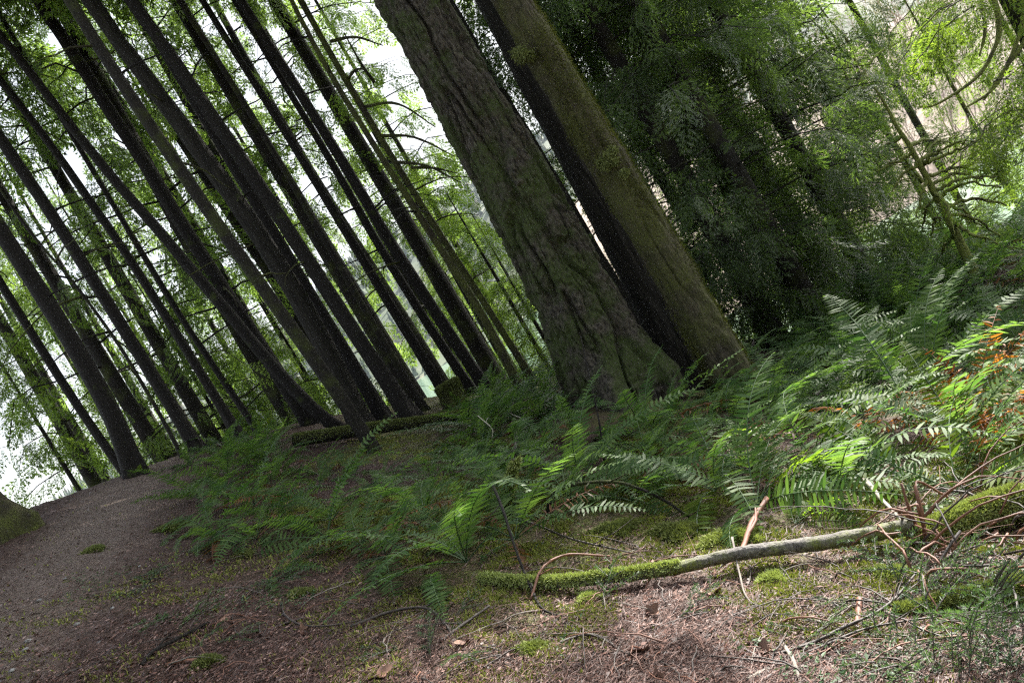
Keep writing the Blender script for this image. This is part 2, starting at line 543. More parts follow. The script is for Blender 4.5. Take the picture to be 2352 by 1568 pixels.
# hills across the lake
hill_m = plain_mat("hill_forest", [(0.3, (0.020, 0.034, 0.016)), (0.5, (0.042, 0.060, 0.026)), (0.7, (0.085, 0.082, 0.050))], 0.02, 0.9, 0)


def hill_h(x, y):
    k = np.interp(x / 1300.0, [-1.1, -0.62, -0.5, -0.36, -0.15, 0.1, 0.4, 0.9], [60, 88, 104, 130, 190, 230, 210, 160])
    up = smooth(760, 1330, y) ** 0.8
    return LAKE_Z - 2 + k * up * (1 + 0.16 * fbm(x / 170, y / 170, 0, 61, 3)) + 5 * fbm(x / 25, y / 25, 0, 64, 2) * up


hx, hy = np.linspace(-1350, 1100, 190), np.linspace(760, 1560, 70)
HX, HY = np.meshgrid(hx, hy)
HZ = hill_h(HX, HY)
ii = np.arange(HX.size).reshape(HX.shape)
hq = np.stack([ii[:-1, :-1], ii[:-1, 1:], ii[1:, 1:], ii[1:, :-1]], -1).reshape(-1, 4)
tag(obj("hill", mesh("hill", np.stack([HX, HY, HZ], -1).reshape(-1, 3), [(hq, 0)], [hill_m])), "blue wooded hill far across the lake", kind="structure")
# its forest, far off, one mass
bag = Bag()
r = np.random.default_rng(5)
cn = 2600
cx, cy = r.uniform(-1000, 420, cn), r.uniform(770, 1420, cn)
cz = hill_h(cx, cy)
ang = np.linspace(0, 2 * np.pi, 6, endpoint=False)
for k in range(cn):
    h, w = r.uniform(14, 30), r.uniform(3, 5.5)
    for (z0, z1, ww) in ((0.08, 0.5, 1.0), (0.34, 0.78, 0.72), (0.6, 1.0, 0.45)):
        rr = w * ww * r.uniform(0.75, 1.2, 6)
        ring = np.stack([cx[k] + rr * np.cos(ang), cy[k] + rr * np.sin(ang), np.full(6, cz[k] + h * z0)], -1)
        v = np.vstack([ring, [cx[k], cy[k], cz[k] + h * z1]])
        bag.add(v, (np.stack([np.arange(6), (np.arange(6) + 1) % 6, np.full(6, 6)], -1), 0))
hf = plain_mat("far_conifers", [(0.2, (0.018, 0.034, 0.018)), (0.6, (0.040, 0.060, 0.026)), (0.9, (0.10, 0.085, 0.05))], 0.02, 0.9, 0, True)
tag(obj("far_forest", bag.build("far_forest", [hf], False)), "conifer forest covering the far hill across the lake", kind="stuff")


# near bank across the inlet at the right, with bare woods
def bank_h(x, y):
    f = y - (92 + 0.16 * x)
    return LAKE_Z - 1.2 + np.clip(f, 0, 8) * 0.2 + np.clip(f - 4, 0, None) * 0.5 * smooth(170, 40, f) * 0.9 + 1.2 * fbm(x / 7, y / 7, 0, 71, 3) * smooth(0, 12, f)


bx, by = np.linspace(18, 260, 130), np.linspace(90, 260, 110)
BX, BY = np.meshgrid(bx, by)
BZ = bank_h(BX, BY)
ii = np.arange(BX.size).reshape(BX.shape)
bq = np.stack([ii[:-1, :-1], ii[:-1, 1:], ii[1:, 1:], ii[1:, :-1]], -1).reshape(-1, 4)
bank_m = plain_mat("bank_soil", [(0.3, (0.07, 0.05, 0.04)), (0.5, (0.16, 0.12, 0.09)), (0.7, (0.25, 0.20, 0.16))], 0.35, 0.9, 0.3)
tag(obj("hill", mesh("bank_hill", np.stack([BX, BY, BZ], -1).reshape(-1, 3), [(bq, 0)], [bank_m])), "brown wooded bank across the inlet", kind="structure")
bag = Bag()
r = np.random.default_rng(15)
for k in range(520):
    x = r.uniform(40, 190)
    y = 97 + 0.16 * x + r.uniform(0, 1) ** 1.3 * 75
    z = float(bank_h(np.array(x), np.array(y)))
    h = r.uniform(7, 15)
    lean = r.normal(0, 0.12, 2)
    pts = [np.array([x + lean[0] * h * t + r.normal(0, .15), y + lean[1] * h * t, z - 0.3 + h * t]) for t in np.linspace(0, 1, 5)]
    mt = 1 if r.random() < 0.6 else 0
    bag.tube(pts, np.linspace(0.13, 0.02, 5), 4, mt, cap=False)
    nb = 22
    t = r.uniform(0.25, 0.98, nb)
    az = r.uniform(0, 2 * np.pi, nb)
    P = np.array([np.interp(t, np.linspace(0, 1, 5), [p[c] for p in pts]) for c in range(3)]).T
    D = unit(np.stack([np.cos(az), np.sin(az), r.uniform(0.25, 1.4, nb)], -1))
    bag.kites(kite(P, D, unit(r.normal(size=(nb, 3))), r.uniform(1.2, 3.6, nb) * (1.2 - 0.6 * t), 0.07), mt)
    P2 = P + D * r.uniform(0.4, 1.6, nb)[:, None]
    bag.kites(kite(np.repeat(P2, 3, 0), unit(np.repeat(D, 3, 0) + r.normal(0, .6, (nb * 3, 3))), unit(r.normal(size=(nb * 3, 3))), r.uniform(.6, 1.8, nb * 3), 0.05), mt)
bw_m = plain_mat("bare_wood", [(0.2, (0.15, 0.10, 0.085)), (0.7, (0.34, 0.26, 0.22))], 1.0, 0.8, 0, True)
by_m = plain_mat("mossy_wood", [(0.2, (0.13, 0.14, 0.04)), (0.7, (0.30, 0.30, 0.09))], 1.0, 0.8, 0, True)
tag(obj("bare_woods", bag.build("bare_woods", [bw_m, by_m], False)), "leafless brushy woods on the bank across the inlet", kind="stuff")
# bleached drift logs along that shore
for k, (px, py, L) in enumerate(((2285, 352, 5.0), (2262, 372, 6.0), (1990, 424, 7.0), (2060, 415, 5.0))):
    d = ray(px, py)
    t = (LAKE_Z + 0.1) / d[2]
    p = d * t
    a = r.uniform(-0.3, 0.3)
    pts = [p + np.array([math.cos(a), math.sin(a), 0.02]) * s for s in np.linspace(-L / 2, L / 2, 6)]
    v, q, tr = tube(np.array(pts), np.linspace(0.42, 0.26, 6), 8, True, 0.06, k)
    lab = ["bleached drift log highest on the far shore at the right edge", "long bleached drift log just below the topmost one on the right shore",
           "pale drift log floating behind the mossy snag, left of its trunk", "pale drift log behind the bare snag's lower branches"][k]
    tag(obj("drift_log", mesh("drift_log", v, [(q, 0), (tr, 0)], [M['pale_wood']])), lab, "log", "drift logs on the far shore")

# ------------------------------------------------------------------ foliage
def spray(rng, L, pairs, sub, kl, kw, droop=0.25):
    """flat conifer spray along +X in the XY plane; kites (n,4,3)"""
    P, D, NR, LN, WD = [], [], [], [], []
    for i in range(pairs):
        t = (i + 0.7) / pairs
        for s in (-1, 1):
            b = np.array([L * t * 0.95, 0, -droop * L * t * t])
            l = L * 0.46 * math.sin(math.pi * min(1, 0.30 + 0.66 * t)) * rng.uniform(0.7, 1.15)
            a = s * rng.uniform(0.72, 1.0)
            d = np.array([math.cos(a), math.sin(a), rng.normal(-0.12, 0.12)])
            d /= np.linalg.norm(d)
            for j in range(sub):
                u = (j + 0.5) / sub
                q = b + d * l * u - np.array([0, 0, 0.25 * l * u * u])
                for s2 in (-1, 1):
                    a2 = a + s2 * rng.uniform(0.30, 0.62)
                    P.append(q); D.append([math.cos(a2), math.sin(a2), rng.normal(-0.15, 0.2)])
                    LN.append(kl * rng.uniform(0.7, 1.2) * (1.1 - 0.4 * u)); WD.append(kw * rng.uniform(0.8, 1.2))
                    NR.append([rng.normal(0, .25), rng.normal(0, .25), 1])
            P.append(b + d * l * 0.75 - np.array([0, 0, 0.2 * l])); D.append(d); LN.append(kl * 1.2); WD.append(kw); NR.append([0, 0, 1])
            P.append(b); D.append(d); LN.append(l); WD.append(0.008); NR.append([0, 0, 1])
    P.append([L * .86, 0, -droop * L * .8]); D.append([1, 0, -.4]); LN.append(kl * 1.4); WD.append(kw); NR.append([0, 0, 1])
    return kite(P, unit(D), unit(NR), LN, WD, 0.12)


def frames(D, Nn):
    D = unit(D)
    Y = unit(np.cross(Nn, D))
    Z = np.cross(D, Y)
    return np.stack([D, Y, Z], 1)        # rows


SPR = {
    'hem': [spray(np.random.default_rng(100 + k), 0.50, 8, 4, 0.060, 0.013, 0.45) for k in range(5)],
    'ced': [spray(np.random.default_rng(200 + k), 0.56, 9, 3, 0.074, 0.016, 0.70) for k in range(5)],
    'far': [spray(np.random.default_rng(300 + k), 0.54, 8, 3, 0.080, 0.019, 0.50) for k in range(5)],
}


def limb(bag, rng, p0, az, L, up, droop, kind, nspr, mat_leaf=0, mat_bark=1, r0=0.022, bare=0.25, hang=0.5, ssc=1.0):
    """one branch with its sprays"""
    h = np.array([math.cos(az), math.sin(az), 0])
    sd = np.array([-math.sin(az), math.cos(az), 0])
    t = np.linspace(0, 1, 7)
    wob = rng.normal(0, 0.05 * L, (7, 3)) * t[:, None]
    pts = p0 + h * (L * t)[:, None] + np.array([0, 0, 1.0]) * ((up * t - droop * t * t) * L)[:, None] + wob
    bag.tube(pts, np.linspace(r0, 0.004, 7), 5, mat_bark, cap=False)
    ts = np.sort(rng.uniform(bare, 1.0, nspr))
    ts[-1] = 1.0
    for q in ts:
        p = np.array([np.interp(q, t, pts[:, c]) for c in range(3)])
        slope = up - 2 * droop * q
        s = rng.choice([-1, 1]) * rng.uniform(0.2, 1.1) if q < 0.97 else 0
        d = h * 0.8 + sd * s + np.array([0, 0, slope - rng.uniform(0.1, hang)])
        n = np.array([0, 0, 1.0]) + sd * rng.normal(0, .7) + h * rng.normal(0, .7)
        F = frames(d[None], n[None])[0]
        K = SPR[kind][rng.integers(0, 5)] * (ssc * rng.uniform(0.7, 1.25) * (1.1 - 0.35 * q))
        bag.kites(K.reshape(-1, 3) @ F + p if False else (K.reshape(-1, 3) @ F + p).reshape(-1, 4, 3), mat_leaf)


def crown_mesh(name, seed, z0, z1, rmax, nb, kind, leaf, bark, up=0.15, droop=0.4, nspr=9, peak=0.25, hang=0.6, ssc=1.0, bare=0.25):
    rng = np.random.default_rng(seed)
    bag = Bag()
    zs = np.sort(rng.uniform(0, 1, nb)) ** 0.95
    az = rng.uniform(0, 2 * np.pi) + np.arange(nb) * 2.4 + rng.normal(0, .4, nb)
    for k in range(nb):
        t = zs[k]
        prof = (t / peak) ** 0.6 if t < peak else ((1 - t) / (1 - peak)) ** 0.75
        L = max(0.35, rmax * (0.35 + 0.65 * prof) * rng.uniform(0.6, 1.15) * (1 if t < peak else max(0.12, prof)))
        limb(bag, rng, np.array([0, 0, z0 + (z1 - z0) * t]), az[k], L, up + 0.35 * t, droop, kind, max(3, int(nspr * L / rmax + 0.5)), 0, 1, 0.005 + 0.006 * L, bare, hang, ssc)
    return bag.build(name, [M[leaf], M[bark]], False)


# ------------------------------------------------------------------ trees
def trunk_mesh(name, pts, rad, mat, na, nz, flare, fl_h, lobes, furrow=0.0, seed=0, vis=9.0):
    """pts: axis points (local, z up), rad: radii along; real ridged bark when furrow > 0"""
    P = np.asarray(pts, float)
    zt = P[-1, 2]
    # dense where it shows, coarse above
    z = np.concatenate([np.linspace(P[0, 2], min(vis, zt), nz), np.linspace(min(vis, zt), zt, 14)[1:]]) if zt > vis else np.linspace(P[0, 2], zt, nz)
    S = smooth_line(np.column_stack([P, rad]), 200)
    S = S[np.argsort(S[:, 2])]
    cx, cy, cr = (np.interp(z, S[:, 2], S[:, c]) for c in (0, 1, 3))
    a = np.linspace(0, 2 * np.pi, na, endpoint=False)
    A, Z = np.meshgrid(a, z)
    fl = np.exp(-np.clip(Z, 0, None) / fl_h)
    lob = 0.5 + 0.5 * np.cos(A * lobes + seed + 0.6 * np.sin(2 * A + seed))
    R = cr[:, None] * (1 + flare * fl * (0.45 + 1.1 * lob ** 1.5))
    R = R * (1 + 0.05 * vn(np.cos(A) * 1.3 + seed, np.sin(A) * 1.3, Z * 1.1, 7) + 0.025 * vn(np.cos(A) * 4 + seed, np.sin(A) * 4, Z * 4, 8))
    if furrow:
        c0 = np.maximum(cr, 0.05)[:, None]
        X, Y = np.cos(A) * c0, np.sin(A) * c0
        w = 0.05 * vn(X * 5, Y * 5, Z * 2.2, 31)
        q = 1 - np.abs(vn((X + w) * 10, (Y - w) * 10, Z * 1.3 + seed, 33))
        q2 = 1 - np.abs(vn((X - w) * 24, (Y + w) * 24, Z * 4.5 + seed, 35))
        R = R - furrow * (np.clip(q - 0.76, 0, 1) / 0.24) ** 0.7 * 1.8 - furrow * 0.4 * np.clip(q2 - 0.7, 0, 1) / 0.3 + furrow * 0.35 * vn(X * 40, Y * 40, Z * 22, 37)
    V = np.stack([cx[:, None] + R * np.cos(A), cy[:, None] + R * np.sin(A), Z], -1).reshape(-1, 3)
    m = len(z)
    i = np.arange(m - 1)[:, None] * na
    j = np.arange(na)[None, :]
    q = np.stack([i + j, i + (j + 1) % na, i + na + (j + 1) % na, i + na + j], -1).reshape(-1, 4)
    return mesh(name, V, [(q, 0)], [mat])


CROWNS = {}


def crown(key, *a, **k):
    if key not in CROWNS: CROWNS[key] = crown_mesh(key, *a, **k)
    return CROWNS[key]


def high_crown(k):     # live crown far up: the trees on the crest are bare below
    return crown("high_crown%d" % k, 400 + k, 8.0, 23.0, 3.0, 80, 'far', 'hemlock', 'dark_bark', 0.1, 0.42, 7, 0.2, 0.9, 1.7)


def full_crown(k):     # crown almost to the ground
    return crown("full_crown%d" % k, 500 + k, 1.2, 19.0, 2.5, 72, 'far', 'hemlock', 'thin_bark', 0.15, 0.50, 10, 0.22, 1.6, 1.05)


def back_crown(k):      # dense
    return crown("back_crown%d" % k, 800 + k, 0.8, 19.0, 3.6, 130, 'far', 'hemlock', 'thin_bark', 0.1, 0.40, 8, 0.25, 0.9, 2.2)


def young_crown(k):
    return crown("young_crown%d" % k, 600 + k, 0.4, 7.5, 1.7, 75, 'hem', 'young', 'thin_bark', 0.2, 0.40, 8, 0.2, 0.5, 1.0)


def cedar_crown(k):
    return crown("cedar_crown%d" % k, 700 + k, 0.5, 16.0, 2.5, 105, 'ced', 'cedar', 'thin_bark', 0.0, 0.30, 12, 0.2, 1.3, 1.2)


def tree(label, px, w, depth=None, bark='dark_bark', H=23.0, na=24, nz=110, flare=0.55, fl_h=0.24, lobes=4, furrow=0.0, crown_me=None, seed=1,
         base_z=None, group=None, cat="tree", name="conifer_tree", stubs=0, cz=0.0, csc=1.0, bend=False, thin=1.0):
    """px: trunk centre line in picture points, base first; w: (base width, top width) measured level in the picture"""
    if depth is None:
        b = hit(*px[0]); depth = b[1]
    b = at(px[0][0], px[0][1], depth)
    if base_z is not None or True:
        b[2] = float(terr(b[0], b[1])) if base_z is None else base_z
    q = np.array(px, float)
    if len(q) > 5:
        k_ = 5 if bend else 3
        s_ = (q[:, 1] - q[:, 1].mean()) / np.ptp(q[:, 1])
        fit = np.polyval(np.polyfit(s_, q[:, 0], k_), s_)
        q[:, 0] = q[:, 0] * .15 + fit * .85
    axis_pts = [np.array(at(x, y, depth)) for x, y in q]
    top = axis_pts[-1]
    d = unit(axis_pts[-1] - axis_pts[max(-3, -len(axis_pts))])
    n_in = len(axis_pts)
    hz = b[2] + H
    for f in (0.35, 0.7, 1.0):
        dd = d * (1 - 0.5 * f) + np.array([0, 0, 0.5 * f])
        axis_pts.append(top + dd / dd[2] * (hz - top[2]) * f)
    P = np.array(axis_pts) - b
    P = np.vstack([P[0] + (P[0] - P[1]) * (0.45 / max(0.05, (P[1] - P[0])[2])), P])
    k = depth / FPX * math.cos(ROLL) / 2 * thin
    z_top_in = P[n_in, 2]
    r = np.interp(P[:, 2], [0, z_top_in], [w[0] * k, w[1] * k])
    r_end = w[1] * k
    for i in range(n_in + 1, len(P)):
        r[i] = r_end * (1 - (P[i, 2] - z_top_in) / (H - z_top_in)) * 0.92 + 0.012
    root = empty(name, b, label, cat, group)
    tm = trunk_mesh("trunk", P, r, M[bark], na, nz, flare, fl_h, lobes, furrow, seed, max(z_top_in + 0.6, 1.0))
    obj("trunk", tm, root)
    if crown_me is not None:
        cp = np.array([np.interp(10.0, P[:, 2], P[:, c]) for c in range(2)])
        o = obj("crown", crown_me, root, (cp[0], cp[1], cz), (0, 0, seed * 1.7))
        o.rotation_euler = Euler((0, 0, seed * 1.7))
        o.scale = (csc, csc, 1)
    rng = np.random.default_rng(seed + 900)
    for s in range(stubs):          # dead side branches
        zz = rng.uniform(0.25, 0.95) * z_top_in
        c = np.array([np.interp(zz, P[:, 2], P[:, q]) for q in range(3)])
        az = rng.uniform(0, 2 * np.pi)
        L = rng.uniform(0.3, 1.5)
        t = np.linspace(0, 1, 6)
        pts = c + np.outer(t * L, [math.cos(az), math.sin(az), 0]) + np.outer((0.15 * t - rng.uniform(0.1, 0.6) * t * t) * L, [0, 0, 1]) + rng.normal(0, .02, (6, 3)) * t[:, None]
        v, q, tr = tube(pts, np.linspace(0.016, 0.004, 6), 5)
        obj("branch", mesh("branch", v, [(q, 0), (tr, 0)], [M['moss_bark'] if rng.random() < 0.5 else M['dark_bark']]), root)
    root["depth_m"] = float(depth)
    return root, P


GC = "slim dark conifers along the crest"
tree("big old fir with deeply furrowed mossy bark, leaning trunk in the centre", [(1450, 965), (1420, 880), (1375, 790), (1315, 680), (1255, 560), (1180, 425), (1095, 280), (1025, 130), (940, 0)],
     (226, 170), 8.3, 'fir_bark', 30, 320, 560, 0.42, 0.42, 5, 0.045, high_crown(0), 3, cat="fir tree", name="fir_tree")
tree("smooth mossy cedar trunk with two bright moss burls, right of the furrowed fir", [(1712, 930), (1680, 870), (1620, 760), (1560, 640), (1485, 520), (1422, 420), (1367, 317), (1300, 213), (1240, 110), (1177, 0)],
     (114, 98), 8.0, 'mossy_bark', 27, 140, 420, 0.34, 0.35, 5, 0.012, high_crown(1), 5, cat="cedar tree", name="cedar_tree")
tree("dark shadowed cedar trunk squeezed between the furrowed fir and the mossy cedar", [(1575, 835), (1525, 760), (1470, 623), (1412, 523), (1360, 420), (1310, 317), (1245, 213), (1190, 110), (1140, 0)],
     (112, 97), 8.9, 'cedar_bark', 27, 96, 260, 0.3, 0.4, 6, 0.007, high_crown(2), 8, cat="cedar tree", name="cedar_tree")
tree("dark trunk half hidden behind the right edge of the furrowed fir", [(1445, 760), (1279, 483), (1205, 350), (1139, 247), (1071, 133), (1005, 10)],
     (96, 84), 11.2, 'cedar_bark', 26, 60, 160, 0.2, 0.4, 5, 0.004, high_crown(3), 11, cat="tree")

LEFT = [
    # label, centre line, (base w, top w), depth, kwargs
    ("thick trunk with flared grey-green base on the dirt crest, leftmost of the full trunks", [(312, 1090), (262, 960), (215, 872), (165, 790), (105, 690), (55, 610), (0, 530), (-70, 410)], (66, 52), None, dict(flare=.5, fl_h=.35, na=48)),
    ("slender trunk slanting just left behind the flared crest trunk", [(285, 1085), (215, 985), (150, 890), (100, 808), (55, 735), (0, 650), (-60, 550)], (34, 27), 11.6, {}),
    ("straight dark trunk rising from a small stump foot where dirt meets ferns", [(438, 1005), (390, 925), (330, 830), (272, 738), (215, 645), (160, 555), (105, 468), (50, 392), (0, 322), (-60, 225)], (46, 37), 10.8, dict(flare=.45)),
    ("very thin dead pole with bare twigs right of the flared crest trunk", [(412, 1035), (372, 960), (330, 888), (272, 788), (190, 680), (140, 612), (103, 575)], (15, 9), 10.3, dict(H=4.2, crown_me=0, stubs=9, bark='thin_bark', na=10, flare=.2)),
    ("narrow dark trunk, second left of the pair standing in the fern edge", [(548, 998), (500, 920), (430, 810), (370, 712), (320, 628), (265, 540), (200, 457), (133, 353), (67, 270), (0, 187), (-60, 105)], (33, 25), 11.6, {}),
    ("thin trunk with warm brown edge, right one of the pair in the fern edge", [(590, 992), (552, 925), (513, 872), (467, 805), (417, 738), (367, 645), (300, 535), (235, 430)], (24, 17), 12.2, {}),
    ("curved trunk bending sideways to its foot behind the mossy fallen log", [(790, 990), (740, 958), (700, 923), (652, 866), (600, 807), (533, 723), (467, 656), (410, 588), (360, 520), (267, 423), (200, 333), (133, 247), (67, 167), (0, 80), (-50, 20)], (46, 27), 11.0, dict(flare=.3, bend=True)),
    ("trunk crossed by the curved trunk, standing just behind its foot", [(715, 985), (680, 925), (633, 840), (567, 736), (500, 650), (450, 566), (413, 520), (333, 367), (283, 300), (233, 233), (200, 167), (147, 83), (110, 43), (75, -20)], (52, 40), 11.8, dict(flare=.4)),
    ("slanting greyish trunk standing in ferns in front of the mossy fallen log", [(872, 1062), (830, 985), (775, 890), (700, 790), (620, 690), (556, 600), (493, 513), (433, 417), (367, 317), (300, 217), (233, 110), (160, 7)], (50, 40), 8.9, dict(bark='thin_bark', na=40, flare=.12)),
    ("thickest near-black trunk of the left group, ribbed base behind the fallen log", [(830, 975), (784, 872), (717, 752), (650, 628), (580, 512), (550, 493 - 25), (483, 383), (417, 290), (350, 200), (283, 110), (213, 7)], (76, 54), 10.4, dict(bark='cedar_bark', na=48, furrow=.006, flare=.45)),
    ("shaded trunk pressed between the thickest black trunk and the straight one right of it", [(886, 970), (845, 890), (784, 790), (717, 690), (660, 590), (617, 510), (575, 445), (530, 372), (480, 290)], (50, 34), 11.0, dict(flare=.4)),
    ("straight dark trunk whose foot meets the right part of the mossy fallen log", [(946, 962), (884, 866), (817, 773), (757, 675), (700, 588), (633, 483), (567, 377), (500, 290), (433, 193), (367, 87), (307, 10)], (56, 43), 10.3, dict(na=40)),
    ("thin moss-lined trunk left of the small mossy stump", [(971, 936), (934, 873), (884, 790), (834, 703), (784, 616), (735, 535), (710, 493), (683, 443), (633, 353), (600, 293), (550, 223), (500, 140), (450, 67), (417, 7)], (26, 17), 11.4, dict(bark='thin_bark')),
    ("trunk ending directly behind the small mossy stump", [(1030, 908), (1000, 873), (950, 790), (900, 710), (850, 620), (794, 533), (760, 470), (717, 400), (667, 323), (600, 217), (533, 117), (480, 20)], (38, 22), 11.8, {}),
    ("tall clean trunk right of the small mossy stump against the bright lake", [(1108, 888), (1067, 806), (1000, 713), (934, 616), (871, 533), (834, 443), (784, 360), (733, 283), (683, 207), (617, 100), (560, 13)], (44, 31), 11.6, dict(na=36)),
    ("shadowed twin trunk hugging the left side of the tall clean trunk", [(1078, 894), (1030, 806), (965, 713), (900, 616), (845, 533), (805, 443), (757, 360), (705, 275), (650, 190)], (36, 22), 12.1, {}),
    ("thin mossy trunk, left one of the twin slim trunks beside the furrowed fir", [(1203, 912), (1190, 890), (1150, 803), (1117, 730), (1067, 650), (1017, 583), (974, 523), (938, 462), (900, 400), (860, 333), (825, 270), (784, 212), (735, 125), (690, 45), (668, 0)], (30, 16), 11.0, dict(bark='moss_bark')),
    ("bright mossy thin trunk with arching branches, right one of the slim twins", [(1216, 864), (1165, 776), (1117, 696), (1050, 600), (995, 518), (960, 460), (917, 393), (874, 313), (834, 243), (784, 167), (740, 90), (705, 25), (690, 0)], (25, 20), 11.9, dict(bark='moss_bark', crown_me=0)),
]
TR = {}
for k, (lab, px, w, dep, kw) in enumerate(LEFT):
    kw = dict(kw)
    if 'crown_me' in kw: kw['crown_me'] = None
    else: kw['crown_me'] = high_crown(k % 6)
    TR[k] = tree(lab, px, w, dep, seed=20 + k, group=GC, thin=.76, stubs=kw.pop('stubs', 3 + k % 3), **kw)

# long arching mossy branches of the slim twin
root, P = TR[17]
for (x0, y0, x1, y1, lift) in ((838, 245, 1000, 292, 30), (870, 312, 1045, 360, 20), (905, 372, 1060, 420, 15), (860, 190, 790, 75, -10), (800, 180, 840, 160, 10), (760, 95, 880, 105, 14), (945, 385, 1050, 398, 5)):
    a, b_ = at(x0, y0, 11.9), at(x1, y1, 11.5)
    mid = at((x0 + x1) / 2 - lift * .2, (y0 + y1) / 2 - lift, 11.7)
    L = smooth_line([a, mid, b_], 12) - np.array(root.location)
    v, q, t = tube(L, np.linspace(0.028, 0.008, 12), 6, True, .12, int(x0))
    obj("branch", mesh("branch", v, [(q, 0), (t, 0)], [M['moss_bark']]), root)

# root flare of a tree just off the left edge
tree("mossy root flare of a tree at the left picture edge", [(-22, 1262), (-60, 1190), (-120, 1085), (-200, 950)], (120, 95), 7.3, 'moss_bark', 20, 90, 160, 0.85, 0.3, 5, 0.016, high_crown(2), 4, cat="tree", name="conifer_tree", group=GC)

# right side: trunks behind the cedars, and drooping cedars
RIGHT = [
    ("broad dark trunk high right of the mossy cedar, its lower half hidden by cedar sprays", [(1900, 800), (1560, 205), (1490, 100), (1425, 5)], (80, 62), 12.6, dict(crown_me=high_crown(4), na=40)),
    ("thin dark trunk in the hazy light near the top, right of the broad trunk", [(1995, 760), (1658, 233), (1631, 177), (1601, 93), (1568, 23)], (22, 15), 13.5, dict(crown_me=cedar_crown(3), cz=5, csc=1.55)),  # crown widened on purpose to shade the ground at lower centre
    ("slim trunk showing at the top edge just right of the mossy cedar", [(1560, 480), (1344, 117), (1304, 43), (1277, 0)], (34, 27), 13.2, dict(crown_me=high_crown(5))),
]
for k, (lab, px, w, dep, kw) in enumerate(RIGHT):
    tree(lab, px, w, dep, seed=60 + k, **kw)

CED = [
    ("drooping cedar close behind the mossy cedar trunk, sprays down to the ferns", 1700, 640, 11.2, 0, 14, 1.0),
    ("drooping cedar with shining silvery spray tips, middle of the right cedar thicket", 1830, 650, 10.8, 1, 13, .95),
    ("hazy drooping cedar column right of the silvery one, above the fern mound", 1960, 580, 12.0, 2, 15, 0.9),
    ("dim cedar filling the gap behind the silvery one", 1810, 640, 13.4, 3, 16, 1.15),
    ("dark cedar standing at the back of the thicket behind the dark cedar trunk", 1590, 700, 12.6, 1, 16, 1.0),
    ("cedar furthest back in the thicket, glimpsed between the silvery one and the hazy column", 1900, 640, 15.0, 0, 18, 1.15),
]
for k, (lab, px, py, dep, ck, H, s) in enumerate(CED):
    p = at(px, py, dep)
    gz = float(terr(p[0], p[1]))
    root = empty("cedar_tree", (p[0], p[1], gz), lab, "cedar tree", "drooping cedars on the right")
    Pz = np.array([[0, 0, -.4], [0.02, 0.01, 3], [-.03, .02, 8], [0, 0, H * s]])
    obj("trunk", trunk_mesh("trunk", Pz, np.array([.17, .13, .08, .015]) * s, M['thin_bark'], 16, 60, .3, .3, 4, 0, k, H * s), root)
    obj("crown", cedar_crown(ck), root, (0, 0, 0), (0, 0, k * 2.1 + .4), (s, s, H * s / 16.0))

# bare mossy snag with many side branches
sp = [(2212, 572), (2188, 520), (2141, 433), (2115, 383), (2088, 333), (2061, 293), (2035, 243), (2008, 200)]
sd_ = 9.6
b = at(2212, 572, sd_)
snag = empty("mossy_snag", b, "bare snag with mossy drooping branches in front of the green water", "dead tree")
L = np.array([at(x, y, sd_) for x, y in sp]) - b
L = np.vstack([L[0] + (L[0] - L[1]) * 1.2, L])
Ls = smooth_line(L, 50)
v, q, t = tube(Ls, np.linspace(0.062, 0.012, 50), 10, True, .06, 3)
obj("trunk", mesh("trunk", v, [(q, 0), (t, 0)], [M['bright_moss_bark']]), snag)
SB = [((2168, 480), (2230, 455), (2310, 470)), ((2155, 452), (2220, 420), (2300, 432)), ((2150, 440), (2205, 412), (2290, 405)), ((2141, 425), (2200, 395), (2262, 420)), ((2132, 405), (2190, 385), (2275, 395)),
      ((2122, 378), (2160, 345), (2225, 318)), ((2122, 372), (2180, 355), (2262, 312)), ((2135, 410), (2118, 440), (2108, 500)), ((2150, 455), (2128, 478), (2118, 530)), ((2180, 505), (2150, 500), (2138, 545)),
      ((2175, 495), (2235, 500), (2300, 545)), ((2185, 512), (2240, 540), (2330, 575)), ((2115, 370), (2140, 335), (2155, 308)), ((2100, 350), (2060, 372), (2010, 395)), ((2090, 335), (2130, 322), (2190, 330)),
      ((2160, 465), (2200, 480), (2260, 520)), ((2195, 530), (2175, 560), (2160, 590)), ((2075, 312), (2040, 330), (1985, 352)), ((2145, 440), (2170, 465), (2190, 520)), ((2110, 372), (2075, 400), (2050, 440))]
for k, pl in enumerate(SB):
    off = RNG.uniform(-0.9, 0.9)
    pp = [at(pl[0][0], pl[0][1], sd_), at(pl[1][0], pl[1][1], sd_ + off * .5), at(pl[2][0], pl[2][1], sd_ + off)]
    Lb = smooth_line(pp, 14) - b + RNG.normal(0, .012, (14, 3))
    bag = Bag()
    bag.tube(Lb, np.linspace(0.026, 0.008, 14), 6, 0, jitter=.15, seed=k)
    for j in range(5):              # side twigs
        i = RNG.integers(4, 13)
        e = unit(RNG.normal(size=3) + np.array([.4, 0, -.5])) * RNG.uniform(.12, .35)
        bag.tube(smooth_line([Lb[i], Lb[i] + e * .5 + [0, 0, .02], Lb[i] + e], 5), np.linspace(.008, .003, 5), 4, 0, cap=False)
    obj("branch", bag.build("branch", [M['bright_moss_bark']]), snag)

